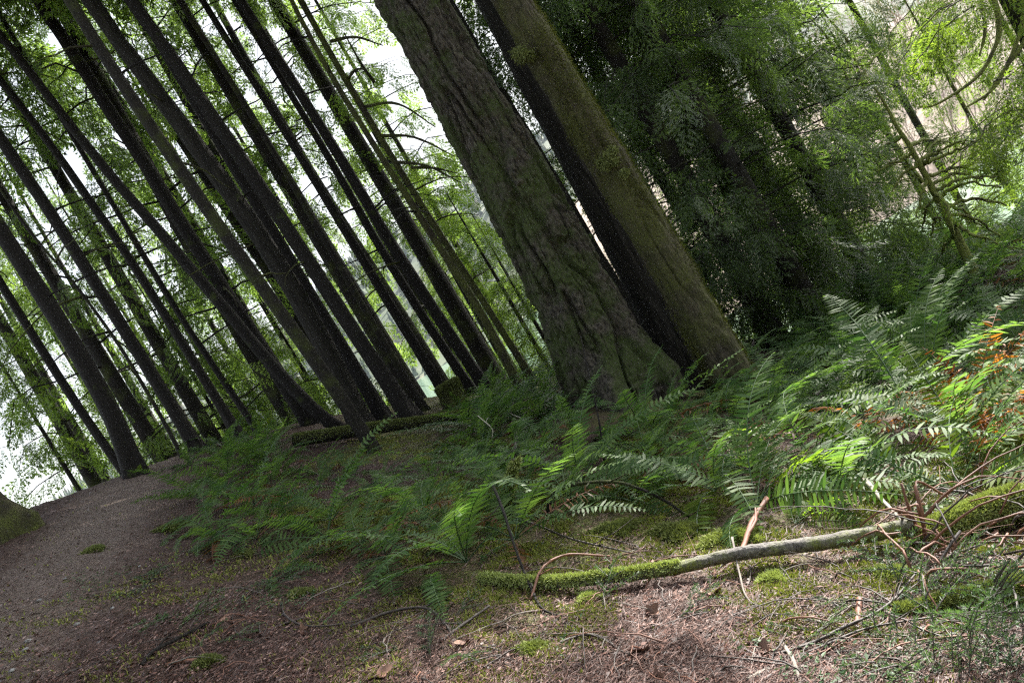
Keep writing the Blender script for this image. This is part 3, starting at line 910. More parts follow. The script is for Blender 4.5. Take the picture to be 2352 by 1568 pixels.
# mossy-stemmed leaning maple stems in the haze, top right
mp = empty("leaning_sapling", at(2120, 420, 13.0), "mossy leaning stems arching through the bright haze at the top right", "tree")
for pl in ([(2120, 420), (2030, 300), (1960, 210), (1930, 140), (1880, 60), (1800, 0), (1740, -40)], [(2060, 340), (1985, 200), (1950, 100), (1900, 40), (1860, -20)],
           [(1960, 210), (2010, 130), (2060, 100)], [(1940, 160), (1960, 110), (1955, 130)], [(1930, 210), (1890, 190), (1880, 140)], [(1985, 205), (1930, 200), (1880, 165)]):
    Lb = smooth_line([at(x, y, 13.0 + .15 * i) for i, (x, y) in enumerate(pl)], 24) - np.array(mp.location)
    v, q, t = tube(Lb, np.linspace(.035, .012, 24), 6, True, .1, len(pl))
    obj("stem", mesh("stem", v, [(q, 0), (t, 0)], [M['bright_moss_bark']]), mp)

# background trees standing beyond the crest
BG = "background conifers below the crest"
rng = np.random.default_rng(77)
bgl = "hemlock with feathery crown rising beyond the crest behind the slim trunks"
spots = []
for k in range(21):
    X = -0.54 + 0.56 * (k + rng.uniform(0.1, 0.9)) / 21
    y = [14.5, 18.0, 22.0][k % 3] + rng.uniform(-1, 1)
    spots.append((X * y, y))
for k, (x, y) in enumerate(spots):
    gz = max(float(terr(x, y)), -12)
    H = rng.uniform(17, 23)
    root = empty("hemlock_tree", (x, y, gz), bgl, "conifer tree", BG)
    s = H / 19.0
    Pz = np.array([[0, 0, -.4], [rng.normal(0, .06), 0, 4], [rng.normal(0, .1), .0, 10], [0, 0, H]])
    obj("trunk", trunk_mesh("trunk", Pz, np.array([.17, .14, .09, .015]), M['thin_bark'], 12, 50, .3, .3, 4, 0, k, H), root)
    obj("crown", full_crown(k % 5), root, (0, 0, 5.5 if -.27 < x / y < .03 else 0), (0, 0, rng.uniform(0, 6.28)), (s, s, s))

YR = [(2050, 330, 14.5, .9), (2370, 180, 15.0, 1.0), (2195, 215, 18.0, 1.0)]
YG = [(1060, 640, 19, 1.0), (1150, 660, 16.5, 1.0), (1215, 720, 18.5, .95), (1260, 800, 16, .8), (1110, 780, 21, 1.0), (700, 860, 16, .8), (620, 900, 15.5, .8), (1240, 560, 24, 1.5), (480, 930, 15, .8), (150, 1080, 13.5, .8)]
for k, (px, py, dep, s) in enumerate(YG):
    p = at(px, py, dep)                      # its middle
    gz = float(terr(p[0], p[1]))
    H = max(4.5, min(15.0, (p[2] - gz) * 1.5))
    sz = H / 8.0
    root = empty("young_hemlock", (p[0], p[1], gz), "yellow-green young hemlock catching sun beyond the crest", "young conifer", "sunlit young hemlocks beyond the crest")
    Pz = np.array([[0, 0, -.3], [0.03, 0, H * .5], [0, 0, H]])
    obj("trunk", trunk_mesh("trunk", Pz, np.array([.07, .05, .01]), M['thin_bark'], 8, 24, .2, .3, 3, 0, k, H), root)
    obj("crown", young_crown(k % 3), root, (0, 0, 0), (0, 0, k * 1.9), (max(.9, sz * .8), max(.9, sz * .8), sz))

# tree off the right edge whose sunlit branches hang into the top right corner
p = at(2560, 420, 9.0)
gz = float(terr(p[0], p[1]))
rt = empty("hemlock_tree", (p[0], p[1], gz), "tree outside the right edge with mossy limbs and bright sprays hanging into the top corner", "conifer tree")
obj("trunk", trunk_mesh("trunk", np.array([[0, 0, -.4], [.05, 0, 5], [0, 0, 17.0]]), np.array([.2, .16, .02]), M['thin_bark'], 16, 50, .3, .3, 4, 0, 2, 17), rt)
for pl in ([(2330, -60), (2352, 30), (2330, 110), (2285, 200), (2215, 250)], [(2270, -60), (2295, 60), (2275, 130), (2235, 185), (2150, 240), (2110, 245)], [(2240, -50), (2262, 60), (2250, 130)], [(2380, 60), (2300, 170), (2260, 230)]):
    Lb = smooth_line([at(x, y, 8.4) for x, y in pl], 26) - np.array(rt.location)
    v, q, t = tube(Lb, np.linspace(.034, .010, 26), 7, True, .14, 5)
    obj("branch", mesh("branch", v, [(q, 0), (t, 0)], [M['bright_moss_bark']]), rt)
bag = Bag()
rng = np.random.default_rng(91)
for k in range(34):
    px, py = rng.uniform(2080, 2420), rng.uniform(-60, 300)
    if px < 2170 and py > 140: continue
    p0 = at(px + rng.uniform(40, 160), py - rng.uniform(10, 60), 8.8 + rng.uniform(-.8, 1.2)) - np.array(rt.location)
    limb(bag, rng, p0, math.pi + rng.normal(0, .7), rng.uniform(.7, 1.2), 0.1, .45, 'hem', 6, 0, 1, .010, .1, .7)
obj("crown", bag.build("crown", [M['young'], M['moss_bark']], False), rt)

# the forest at the photographer's back: it keeps the light off the near sides of the trunks
rng = np.random.default_rng(57)
for k, (x, y, s) in enumerate([(-9, -4, 1.0), (-5, -8, 1.1), (0.5, -8, 1.1), (5.5, -8, 1.1), (10.5, -5, 1.1)]):
    gz = float(terr(x, y))
    root = empty("hemlock_tree", (x, y, gz), "hemlock standing behind the viewer, outside the picture", "conifer tree", "trees behind the viewer")
    obj("trunk", trunk_mesh("trunk", np.array([[0, 0, -.4], [.05, 0, 4], [0, .03, 10], [0, 0, 19 * s]]), np.array([.2, .17, .1, .015]), M['dark_bark'], 12, 40, .3, .3, 4, 0, k, 19 * s), root)
    obj("crown", back_crown(k % 2), root, (0, 0, 0), (0, 0, k * 1.3), (s, s, s))

for k, (px, py, dep, s) in enumerate(YR):
    p = at(px, py, dep)
    gz = max(float(terr(p[0], p[1])), -12)
    H = (p[2] - gz) + (2.6, 4.5, 3.0)[k]
    root = empty("young_hemlock", (p[0], p[1], gz), ("small hemlock right behind the lower part of the leaning mossy stems",
                 "sunlit hemlock near the right edge behind the hanging corner branches",
                 "thin sunlit hemlock against the brown far bank, left of the hanging corner branches")[k], "young conifer")
    Pz = np.array([[0, 0, -.3], [0.03, 0, H * .5], [0, 0, H]])
    obj("trunk", trunk_mesh("trunk", Pz, np.array([.09, .06, .01]), M['moss_bark'], 8, 24, .2, .3, 3, 0, k, H), root)
    obj("crown", young_crown(k % 3), root, (0, 0, 0), (0, 0, k * 1.9 + .7), (1.25, 1.25, H / 8.0))

# tall trees added down the right slope; unseen crowns block sun from left trunks
for k, (x, y) in enumerate([(8, 25), (10.5, 28), (5.2, 23), (8.2, 22.6)]):
    gz = max(float(terr(x, y)), -13)
    root = empty("hemlock_tree", (x, y, gz), "tall trunk rising from the lower slope behind the right cedar thicket", "conifer tree", "added sun-blocking trees on the lower slope at the right")
    obj("trunk", trunk_mesh("trunk", np.array([[0, 0, -.4], [.1, 0, 10], [0, .1, 24], [0, 0, 39]]), np.array([.3, .24, .14, .015]), M['dark_bark'], 14, 60, .3, .4, 4, 0, k, 39), root)
    obj("crown", back_crown(k % 2), root, (0, 0, 20), (0, 0, k * 1.9), (1.1, 1.1, 1.0))

# two hemlocks added on the lower slope so their unseen crowns shade the fern mound
for k, (x, y) in enumerate([(10.8, 19.3), (12.8, 16.9)]):
    gz = max(float(terr(x, y)), -12)
    root = empty("hemlock_tree", (x, y, gz), ("added slim trunk in the haze left of the hanging corner branches, its shading crown above the picture", "added slim trunk behind the hanging corner branches, its shading crown above the picture")[k], "conifer tree")
    zt = 9.5 - gz
    obj("trunk", trunk_mesh("trunk", np.array([[0, 0, -.3], [0.05, 0, zt * .5], [0, 0, zt]]), np.array([.10, .08, .02]), M['thin_bark'], 10, 40, .2, .3, 3, 0, k, zt), root)
    obj("crown", crown("shade_tuft", 960, 0.0, 5.2, 3.2, 80, 'far', 'hemlock', 'thin_bark', 0.1, 0.4, 10, 0.35, 0.8, 1.9), root, (0, 0, 3.4 - gz), (0, 0, k * 2.2))

# ------------------------------------------------------------------ ferns
def project(p):
    p = np.asarray(p, float)
    f = p @ FWD
    return W0 / 2 + FPX * (p @ RT) / f, H0 / 2 - FPX * (p @ UP) / f


def inside(px, py, poly):
    c = np.zeros(np.shape(px), bool)
    for (x1, y1), (x2, y2) in zip(poly, poly[1:] + poly[:1]):
        c ^= ((y1 > py) != (y2 > py)) & (px < (x2 - x1) * (py - y1) / (y2 - y1 + 1e-9) + x1)
    return c


def frond_arrays(rng, bend, npair=28, curl=0.0, miss=0.0, side=0.0, wide=0.118):
    """frond of length 1 along +X arching down; returns pinna verts (n,5,3), stem points, stem radii"""
    t = np.linspace(0, 1, 14)
    ang = -bend * t ** 1.3
    dx, dz = np.cos(ang), np.sin(ang)
    step = 1 / 13
    X = np.concatenate([[0], np.cumsum((dx[1:] + dx[:-1]) / 2) * step])
    Zz = np.concatenate([[0], np.cumsum((dz[1:] + dz[:-1]) / 2) * step])
    Yy = side * t ** 2
    pts = np.stack([X, Yy, Zz], -1)
    out = []
    for i in range(npair):
        u = 0.13 + 0.865 * (i + 0.5) / npair
        p = np.array([np.interp(u, t, pts[:, c]) for c in range(3)])
        a = np.interp(u, t, ang)
        T = np.array([math.cos(a), 2 * side * u, math.sin(a)]); T /= np.linalg.norm(T)
        up = np.array([-math.sin(a), 0, math.cos(a)])
        S0 = np.cross(up, T)
        L = wide * min(1, 0.55 + 2.2 * (u - .13)) * (1 - max(0, u - 0.45) ** 1.6 * 2.25) * rng.uniform(0.88, 1.1)
        L = max(L, 0.006)
        for s in (-1, 1):
            if rng.random() < miss: continue
            d = S0 * s + T * rng.uniform(0.18, 0.42) + up * rng.normal(0.06, 0.13)
            d /= np.linalg.norm(d)
            n = up + S0 * s * rng.normal(-.05, .2) + T * rng.normal(0, .28 + curl)
            w = np.cross(n, d); w /= np.linalg.norm(w)
            hw = 0.0100 * (0.6 + 0.4 * L / wide)
            dn = -n / np.linalg.norm(n)
            c1 = curl * rng.uniform(-.2, 1.0)
            m = p + d * L * 0.5 + dn * L * (0.03 + .2 * c1)
            tip = p + d * L * (1 - .3 * abs(c1)) + dn * L * (0.12 + .7 * c1)
            out.append([p - w * hw * .8, p + w * hw * .8, m + w * hw, m - w * hw, tip])
    return np.array(out), pts


def frond_into(bag, arr, pts, mat, stem, M3=None, off=None, r=0.0045):
    n = len(arr)
    v = arr.reshape(-1, 3)
    if M3 is not None: v = v @ M3.T + off; pts = pts @ M3.T + off
    k = np.arange(n)[:, None] * 5
    bag.add(v, (k + np.array([0, 1, 2, 3]), mat), (k + np.array([3, 2, 4]), mat))
    bag.tube(pts, np.linspace(r, r * .3, len(pts)), 4, stem, cap=False)


FR = {'fern': [], 'fern_bright': [], 'fern_dead': [], 'fern_brown': []}
rg = np.random.default_rng(31)
for kind in FR:
    for k in range(6):
        dead = kind in ('fern_dead', 'fern_brown')
        arr, pts = frond_arrays(rg, rg.uniform(0.7, 1.9) if not dead else rg.uniform(0.4, 2.2), 28 if not dead else 22, 0.9 if dead else 0.0, 0.3 if dead else 0.02, rg.uniform(-.12, .12))
        bag = Bag()
        frond_into(bag, arr, pts, 0, 1)
        FR[kind].append((bag.build(kind, [M[kind], M['red_twig'] if dead else M['sprig']], True), arr, pts))


def rot3(yaw, pitch, roll):
    return np.array(Euler((roll, -pitch, yaw)).to_matrix())


FAR_FERN = []
for k in range(6):
    bag = Bag()
    for j in range(15):
        kind = 'fern_brown' if rg.random() < 0.12 else 'fern'
        me, arr, pts = FR[kind][rg.integers(0, 6)]
        s = rg.uniform(.65, 1.1)
        frond_into(bag, arr, pts, 2 if kind == 'fern_brown' else 0, 1, rot3(j * 2.4 + rg.normal(0, .3), rg.uniform(.2, 1.15) if kind == 'fern' else rg.uniform(-.2, .2), rg.normal(0, .3)) * s, np.array([0, 0, 0.02]))
    FAR_FERN.append(bag.build("fern", [M['fern'], M['sprig'], M['fern_brown']], True))


def fern(p, scale, label, group, rng, nfr=10, kinds=('fern',), dead=0.12, el=(0.25, 1.15), deadkind='fern_brown', yaw0=None, spread=math.pi, name="sword_fern"):
    root = empty(name, p, label, "fern", group)
    for j in range(nfr):
        dd = rng.random() < dead
        kind = deadkind if dd else kinds[rng.integers(0, len(kinds))]
        me = FR[kind][rng.integers(0, 6)][0]
        yaw = (yaw0 + rng.uniform(-spread, spread)) if yaw0 is not None else j * 2.4 + rng.normal(0, .35)
        e = rng.uniform(*el) if not dd else (rng.uniform(-.25, .35) if dead < .5 else rng.uniform(-.1, el[1]))
        s = scale * rng.uniform(.65, 1.12)
        o = obj("frond", me, root, (0, 0, 0.02), Euler((rng.normal(0, .3), -e, yaw)), s)
        if dd: o["label"] = "rusty orange dead frond" if deadkind == "fern_dead" else "withered brown frond"
    return root


PA = [(470, 1235), (430, 1075), (520, 1020), (700, 1000), (900, 1005), (1010, 985), (1250, 925), (1330, 1000), (1500, 1000), (1580, 935), (1790, 905), (1830, 970), (1800, 1060), (1600, 1140), (1300, 1180), (1130, 1290), (950, 1320), (640, 1300), (540, 1290)]
PB = [(1800, 1060), (1830, 965), (2000, 950), (2390, 900), (2390, 1150), (2130, 1170), (1950, 1200), (1750, 1175), (1600, 1140)]
PC = [(1770, 900), (1850, 830), (1930, 650), (2100, 570), (2420, 500), (2390, 900), (2000, 950), (1830, 960)]
PD = [(1000, 985), (1050, 925), (1150, 880), (1290, 880), (1300, 930), (1250, 925)]
LB = "green sword fern in the shaded fern bank between the dirt slope and the furrowed fir"
LS = "sword fern in the sunlit patch at the right, bright backlit green"
LC = "sword fern on the dim mound under the cedars and the mossy snag"
LD = "small sword fern on the crest by the feet of the slim twin trunks"
rng = np.random.default_rng(12)
placed = []
xy = np.stack([rng.uniform(-6, 8.5, 26000), rng.uniform(3.5, 12.4, 26000)], -1)
g = terr(xy[:, 0], xy[:, 1])
pp = np.column_stack([xy, g])
PX, PY = project(pp)
reg = np.full(len(pp), -1)
for k, poly in enumerate((PA, PB, PC, PD)):
    reg[inside(PX, PY, poly)] = k
mind = [0.38, 0.38, 0.50, 0.34]
cnt = [0, 0, 0, 0]
FERNS = []
acc = np.zeros((0, 2))
# the ferns that were measured one by one
for (px, py, sc, lab, kw) in (
    (1075, 1295, 0.95, "largest fern clump in front of the bank, with upright ladder-like fronds by the moss-clad stub", dict(nfr=13, el=(.35, 1.25), dead=.08)),
    (1190, 1250, 0.85, "arching fern just left of the moss-clad stub, over the front log", dict(nfr=11, el=(.2, .9))),
    (1000, 1330, 0.62, "low fern with one pale frond hanging forward onto the dirt", dict(nfr=6, el=(.1, .6), yaw0=-2.2, spread=.9)),
    (1330, 1010, 0.70, "fern with one tall upright frond against the foot of the furrowed fir", dict(nfr=6, el=(.9, 1.4), dead=.0)),
    (1640, 1030, 0.85, "fern at the foot of the mossy cedar with fanned upright fronds", dict(nfr=9, el=(.7, 1.35), dead=.15)),
    (2255, 735, 1.15, "wide umbrella-shaped fern with long arching fronds, high at the right", dict(nfr=15, el=(.35, .9), dead=.06, kinds=('fern', 'fern', 'fern_bright'))),
    (2215, 1010, 1.05, "sunlit fern with an erect yellow-green frond beside orange dead fronds", dict(nfr=11, el=(.5, 1.35), dead=.1, kinds=('fern', 'fern_bright'))),
    (2080, 1090, 1.10, "sunlit fern with white-glinting fronds sweeping up to the left", dict(nfr=10, el=(.3, .9), yaw0=2.6, spread=1.1, dead=.05, kinds=('fern', 'fern_bright'))),
    (2300, 960, 0.85, "clump of orange dead fern fronds glowing in the sun at the right edge", dict(nfr=18, el=(.1, 1.2), dead=.9, deadkind='fern_dead')),
    (2330, 1020, 0.8, "orange-brown dead fern heaped below the glowing one at the right edge", dict(nfr=14, el=(.1, .9), dead=.85, deadkind='fern_dead')),
    (2240, 930, 0.8, "mostly dead rusty fern left of the glowing orange clump", dict(nfr=14, el=(.1, 1.0), dead=.7, deadkind='fern_dead')),
    (2010, 1010, 0.7, "fern with a bright orange dead top at the left end of the sun patch", dict(nfr=9, el=(.3, 1.1), dead=.6, deadkind='fern_dead')),
    (1930, 1120, 1.0, "fern with yellow-green fronds drooping in a row over dark ground in the sun patch", dict(nfr=11, el=(.2, .8), dead=.15, kinds=('fern_bright', 'fern'))),
    (630, 1330, 0.5, "small fern lying flat at the lower left end of the bank", dict(nfr=5, el=(.05, .4), dead=.2)),
    (1830, 1210, 0.5, "small yellow-green fern at the end of the red-barked stick", dict(nfr=6, el=(.0, .5), kinds=('fern_bright',), dead=0, yaw0=0.1, spread=1.2)),
    (330, 1090, 0.40, "little bright fern at the flared foot of the crest trunk", dict(nfr=5, el=(.3, 1.0), kinds=('fern_bright',), dead=0)),
):
    p = hit(px, py)
    fern(p, sc, lab, None, rng, **kw)
    acc = np.vstack([acc, p[:2]])
for i in range(len(pp)):
    k = reg[i]
    if k < 0: continue
    d = np.hypot(acc[:, 0] - xy[i, 0], acc[:, 1] - xy[i, 1])
    if d.min() < mind[k]: continue
    if np.hypot(xy[i, 0] - 0.60, xy[i, 1] - 8.3) < 0.52 or np.hypot(xy[i, 0] - 1.85, xy[i, 1] - 8.0) < .28: continue
    if 640 < PX[i] < 1030 and PY[i] < 1090: continue
    if rng.random() < (0.12, .1, .0, .2)[k]: acc = np.vstack([acc, xy[i]]); continue      # leave openings
    acc = np.vstack([acc, xy[i]])
    dist = xy[i, 1]
    sc = (rng.uniform(.7, 1.0), rng.uniform(.85, 1.15), rng.uniform(1.05, 1.45), rng.uniform(.5, .65))[k]
    if k == 0 and dist > 9: sc *= .75
    if 620 < PX[i] < 1060 and PY[i] < 1160: sc *= .6
    lab, grp = ((LB, "ferns of the shaded bank"), (LS, "ferns in the sun patch"), (LC, "ferns on the right mound"), (LD, "ferns on the crest"))[k]
    cnt[k] += 1
    if dist > 9.6:
        o = obj("sword_fern", FAR_FERN[rng.integers(0, 6)], None, (xy[i, 0], xy[i, 1], g[i]), (rng.normal(0, .15), rng.normal(0, .15), rng.uniform(0, 6.28)), sc)
        tag(o, lab, "fern", grp)
    else:
        fern((xy[i, 0], xy[i, 1], g[i]), sc, lab, grp, rng, rng.integers(10, 15), ('fern',) if k != 1 else ('fern', 'fern', 'fern_bright'), (.16, .2, .08, .1)[k], (.15, 1.05))
print("ferns", cnt)


# ------------------------------------------------------------------ logs, stump, sticks
def fuzz(rng, pts, nrm, h, w, lean=.6):
    d = unit(nrm + rng.normal(0, lean, nrm.shape))
    return kite(pts, d, unit(rng.normal(size=nrm.shape)), rng.uniform(.5, 1.2, len(pts)) * h, w, .2)


def on_ground(pl, n, lift=0.0):
    """picture polyline -> smooth line lying on the ground; third value lifts it"""
    P = []
    for q in pl:
        p = hit(q[0], q[1])
        if len(q) > 2: p = p * ((p[1] - 0) / p[1]); p[2] += q[2]
        P.append(p)
    L = smooth_line(np.array(P), n)
    L[:, 2] = np.maximum(L[:, 2], terr(L[:, 0], L[:, 1]) + lift)
    return L


def at_ground_depth(px, py, gpx, gpy):
    """point seen at px,py standing over the ground point seen at gpx,gpy"""
    return at(px, py, hit(gpx, gpy)[1])


def log(name, label, cat, L, r0, r1, mat, moss=None, moss_h=.02, moss_r=(0, 1), n=20, seed=0, jit=.05, nf=5000):
    nf = int(nf * 1.7)
    L = np.asarray(L)
    root = empty(name, L[0], label, cat)
    Q = L - L[0]
    v, q, t = tube(Q, np.linspace(r0, r1, len(Q)), n, True, jit, seed)
    obj("trunk" if r0 > .03 else "stem", mesh("wood", v, [(q, 0), (t, 1)], [M[mat], M['rot_wood']]), root)
    if moss:
        rng = np.random.default_rng(seed + 5)
        u = rng.uniform(moss_r[0], moss_r[1], nf)
        keep = fbm(u * 9, seed, 0, 80, 3) + 1.2 * smooth(1.0, .75, (u - moss_r[0]) / (moss_r[1] - moss_r[0])) - .75 > -0.12 + .5 * rng.random(nf) - .25
        u = u[keep]
        P = np.array([np.interp(u, np.linspace(0, 1, len(Q)), Q[:, c]) for c in range(3)]).T
        T = unit(np.array([np.interp(u, np.linspace(0, 1, len(Q)), np.gradient(Q[:, c])) for c in range(3)]).T)
        a = rng.normal(0, .85, len(u))
        S = unit(np.cross(T, [0, 0, 1.0]))
        Up = np.cross(S, T)
        nr = Up * np.cos(a)[:, None] + S * np.sin(a)[:, None]
        rr = np.interp(u, [0, 1], [r0, r1])[:, None]
        bag = Bag()
        bag.kites(fuzz(rng, P + nr * rr * .96, nr, moss_h, moss_h * .34, 1.1))
        obj("moss", bag.build("moss", [M[moss]], False), root)
    return root


# long mossy log lying behind the slanting greyish trunk
A = at_ground_depth(676, 1012, 700, 1030)
B = at_ground_depth(1015, 962, 1020, 985)
C = at_ground_depth(1190, 928, 1190, 935)
log("fallen_log", "long mossy fallen log lying across the bank behind the slanting greyish trunk", "log", smooth_line([A, (A + B) / 2 + [0, 0, .01], B, C], 40), .078, .045, 'dark_bark', 'dull_moss', .024, (0, .8), 24, 3, .03, 12000)
# front log
fl = [(1110, 1338, .03), (1250, 1352, .05), (1400, 1348, .06), (1560, 1330, .07), (1720, 1312, .09), (1920, 1290, .10), (2125, 1262, .12)]
log("fallen_log", "thin fallen log in front, mossy at its left half and bare grey at the right", "log", on_ground(fl, 70, .025), .023, .036, 'log_bark', 'moss', .024, (0, .56), 20, 8, .06, 6000)
log("fallen_log", "thick bright-mossed log under the reddish twig tangle at the right edge", "log", on_ground([(2110, 1262, .03), (2200, 1240, .06), (2290, 1220, .09), (2420, 1195, .12)], 40, .03), .055, .085, 'moss_bark', 'moss', .03, (0, 1), 24, 12, .06, 9000)
log("fallen_log", "low mossy log half buried at the right edge above the green fir bough", "log", on_ground([(2060, 1425, -.02), (2180, 1410, .02), (2290, 1395, .03), (2420, 1375, .04)], 40, .0), .035, .055, 'moss_bark', 'moss', .024, (0, 1), 22, 15, .06, 8000)
log("fallen_log", "half buried mossy log right of the orange dead ferns", "log", on_ground([(2235, 1052, 0), (2330, 1030, .02), (2430, 1000, .03)], 12, 0), .03, .055, 'moss_bark', 'moss', .03, (0, .7), 18, 18, .06, 3000)

# stump
p = hit(1052, 935)
st = empty("stump", p, "small moss-capped stump on the crest between slim trunks", "stump")
sh = trunk_mesh("trunk", np.array([[0, 0, -.2], [0, 0, .15], [.03, 0, .33], [.03, 0, .36]]), np.array([.17, .155, .15, .10]), M['moss_bark'], 40, 40, .3, .15, 5, .012, 3, .36)
obj("trunk", sh, st)
rng = np.random.default_rng(44)
a, z = rng.uniform(0, 6.28, 5000), rng.beta(3, 1.3, 5000) * .36
cap = rng.random(5000) < .35
rr = np.where(cap, .15 * np.sqrt(rng.random(5000)), .165)
P = np.stack([rr * np.cos(a) + .02, rr * np.sin(a), np.where(cap, .36, z)], -1)
Nn = np.where(cap[:, None], [0, 0, 1.0], np.stack([np.cos(a), np.sin(a), .3 * np.ones(5000)], -1))
bag = Bag(); bag.kites(fuzz(rng, P, Nn, .03, .012, .7))
obj("moss", bag.build("moss", [M['dull_moss']], False), st)

# moss-clad stub standing among the ferns
p = hit(1145, 1190)
stt = empty("mossy_stub", p, "upright broken stub wrapped in yellow-green moss behind the big front fern", "stump")
top = at(1185, 1055, p[1]) - p
Q = smooth_line([np.array([0, 0, -.1]), top * .4 + [0.01, 0, 0], top], 14)
v, q, t = tube(Q, np.linspace(.05, .025, 14), 12, True, .1, 2)
obj("trunk", mesh("trunk", v, [(q, 0), (t, 0)], [M['moss_bark']]), stt)
u, a = rng.uniform(0, 1, 4500), rng.uniform(0, 6.28, 4500)
P = np.array([np.interp(u, np.linspace(0, 1, 14), Q[:, c]) for c in range(3)]).T
nr = np.stack([np.cos(a), np.sin(a), 0 * a], -1)
bag = Bag(); bag.kites(fuzz(rng, P + nr * np.interp(u, [0, 1], [.05, .025])[:, None], nr, .03, .011, .8))
obj("moss", bag.build("moss", [M['moss']], False), stt)

# moss burls on the smooth cedar
ced = [o for o in bpy.data.objects if o.get("label", "").startswith("smooth mossy cedar")][0]
for (px, py, dep, s) in ((1205, 132, 7.84, .075), (1398, 372, 7.73, .06)):
    c = at(px, py, dep) - np.array(ced.location)
    n = 3800
    d = unit(rng.normal(size=(n, 3)))
    n0 = 0.5 * fbm(d[:, 0] * 1.6 + px, d[:, 1] * 1.6, d[:, 2] * 1.6, 90, 3)[:, None] - .1
    bag = Bag()
    lat, lon = np.meshgrid(np.linspace(-1.5, 1.5, 14), np.linspace(0, 2 * np.pi, 20, endpoint=False), indexing='ij')
    S = np.stack([np.cos(lat) * np.cos(lon), np.cos(lat) * np.sin(lon), 1.25 * np.sin(lat)], -1).reshape(-1, 3) * s * .5
    ii = np.arange(14 * 20).reshape(14, 20)
    jj = np.roll(ii, -1, 1)
    bag.add(S + c, (np.stack([ii[:-1], jj[:-1], jj[1:], ii[1:]], -1).reshape(-1, 4), 1))
    cs = rng.normal(0, 1, (7, 3)) * s * [.7, .35, .8]
    bag.kites(fuzz(rng, c + cs[rng.integers(0, 7, n)] + rng.normal(0, .32, (n, 3)) * s * (1 + n0), d * .4 + [0, -.2, -.8], .038, .008, .6), 0)
    obj("burl", bag.build("burl", [M['dull_moss'], M['moss_bark']], False), ced)


# shaggy moss patches over that cedar's bark
tk = [o for o in ced.children if o.name.startswith("trunk")][0]
nv = len(tk.data.vertices)
V = np.zeros(nv * 3, np.float32); tk.data.vertices.foreach_get("co", V); V = V.reshape(-1, 3)
Nr = np.zeros(nv * 3, np.float32); tk.data.vertices.foreach_get("normal", Nr); Nr = Nr.reshape(-1, 3)
w = smooth(-.05, .35, fbm(V[:, 0] * 3.2, V[:, 1] * 3.2, V[:, 2] * 1.3, 140, 4) + .25 * (V[:, 0] > 0.0)) * (V[:, 2] < 7.5)
pick = rng.choice(nv, 26000, p=w / w.sum())
P = V[pick] + rng.normal(0, .012, (26000, 3))
bag = Bag(); bag.kites(fuzz(rng, P, Nr[pick] * .7 + np.array([0, 0, -.7]), .030, .007, .5))
obj("moss", bag.build("moss", [M['trunk_moss']], False), ced)


def stick(label, pts, r0, r1, mat='twig', group=None, n=6, jit=.1, seed=0, fork=0, name="stick"):
    pts = np.asarray(pts)
    rng = np.random.default_rng(seed)
    Q = pts - pts[0]
    bag = Bag()
    bag.tube(Q, np.linspace(r0, r1, len(Q)), n, 0, jitter=jit, seed=seed)
    for f in range(fork):
        i = rng.integers(len(Q) // 4, len(Q) - 2)
        T = unit(Q[i + 1] - Q[i])
        e = unit(T + rng.normal(0, .6, 3)) * rng.uniform(.1, .3)
        e[2] = abs(e[2]) * .3
        bag.tube(smooth_line([Q[i], Q[i] + e * .5 + rng.normal(0, .01, 3), Q[i] + e], 5), np.linspace(r1 * .9, r1 * .4, 5), 4, 0, cap=False)
    o = obj(name, bag.build(name, [M[mat]]), None, pts[0])
    return tag(o, label, "stick", group)


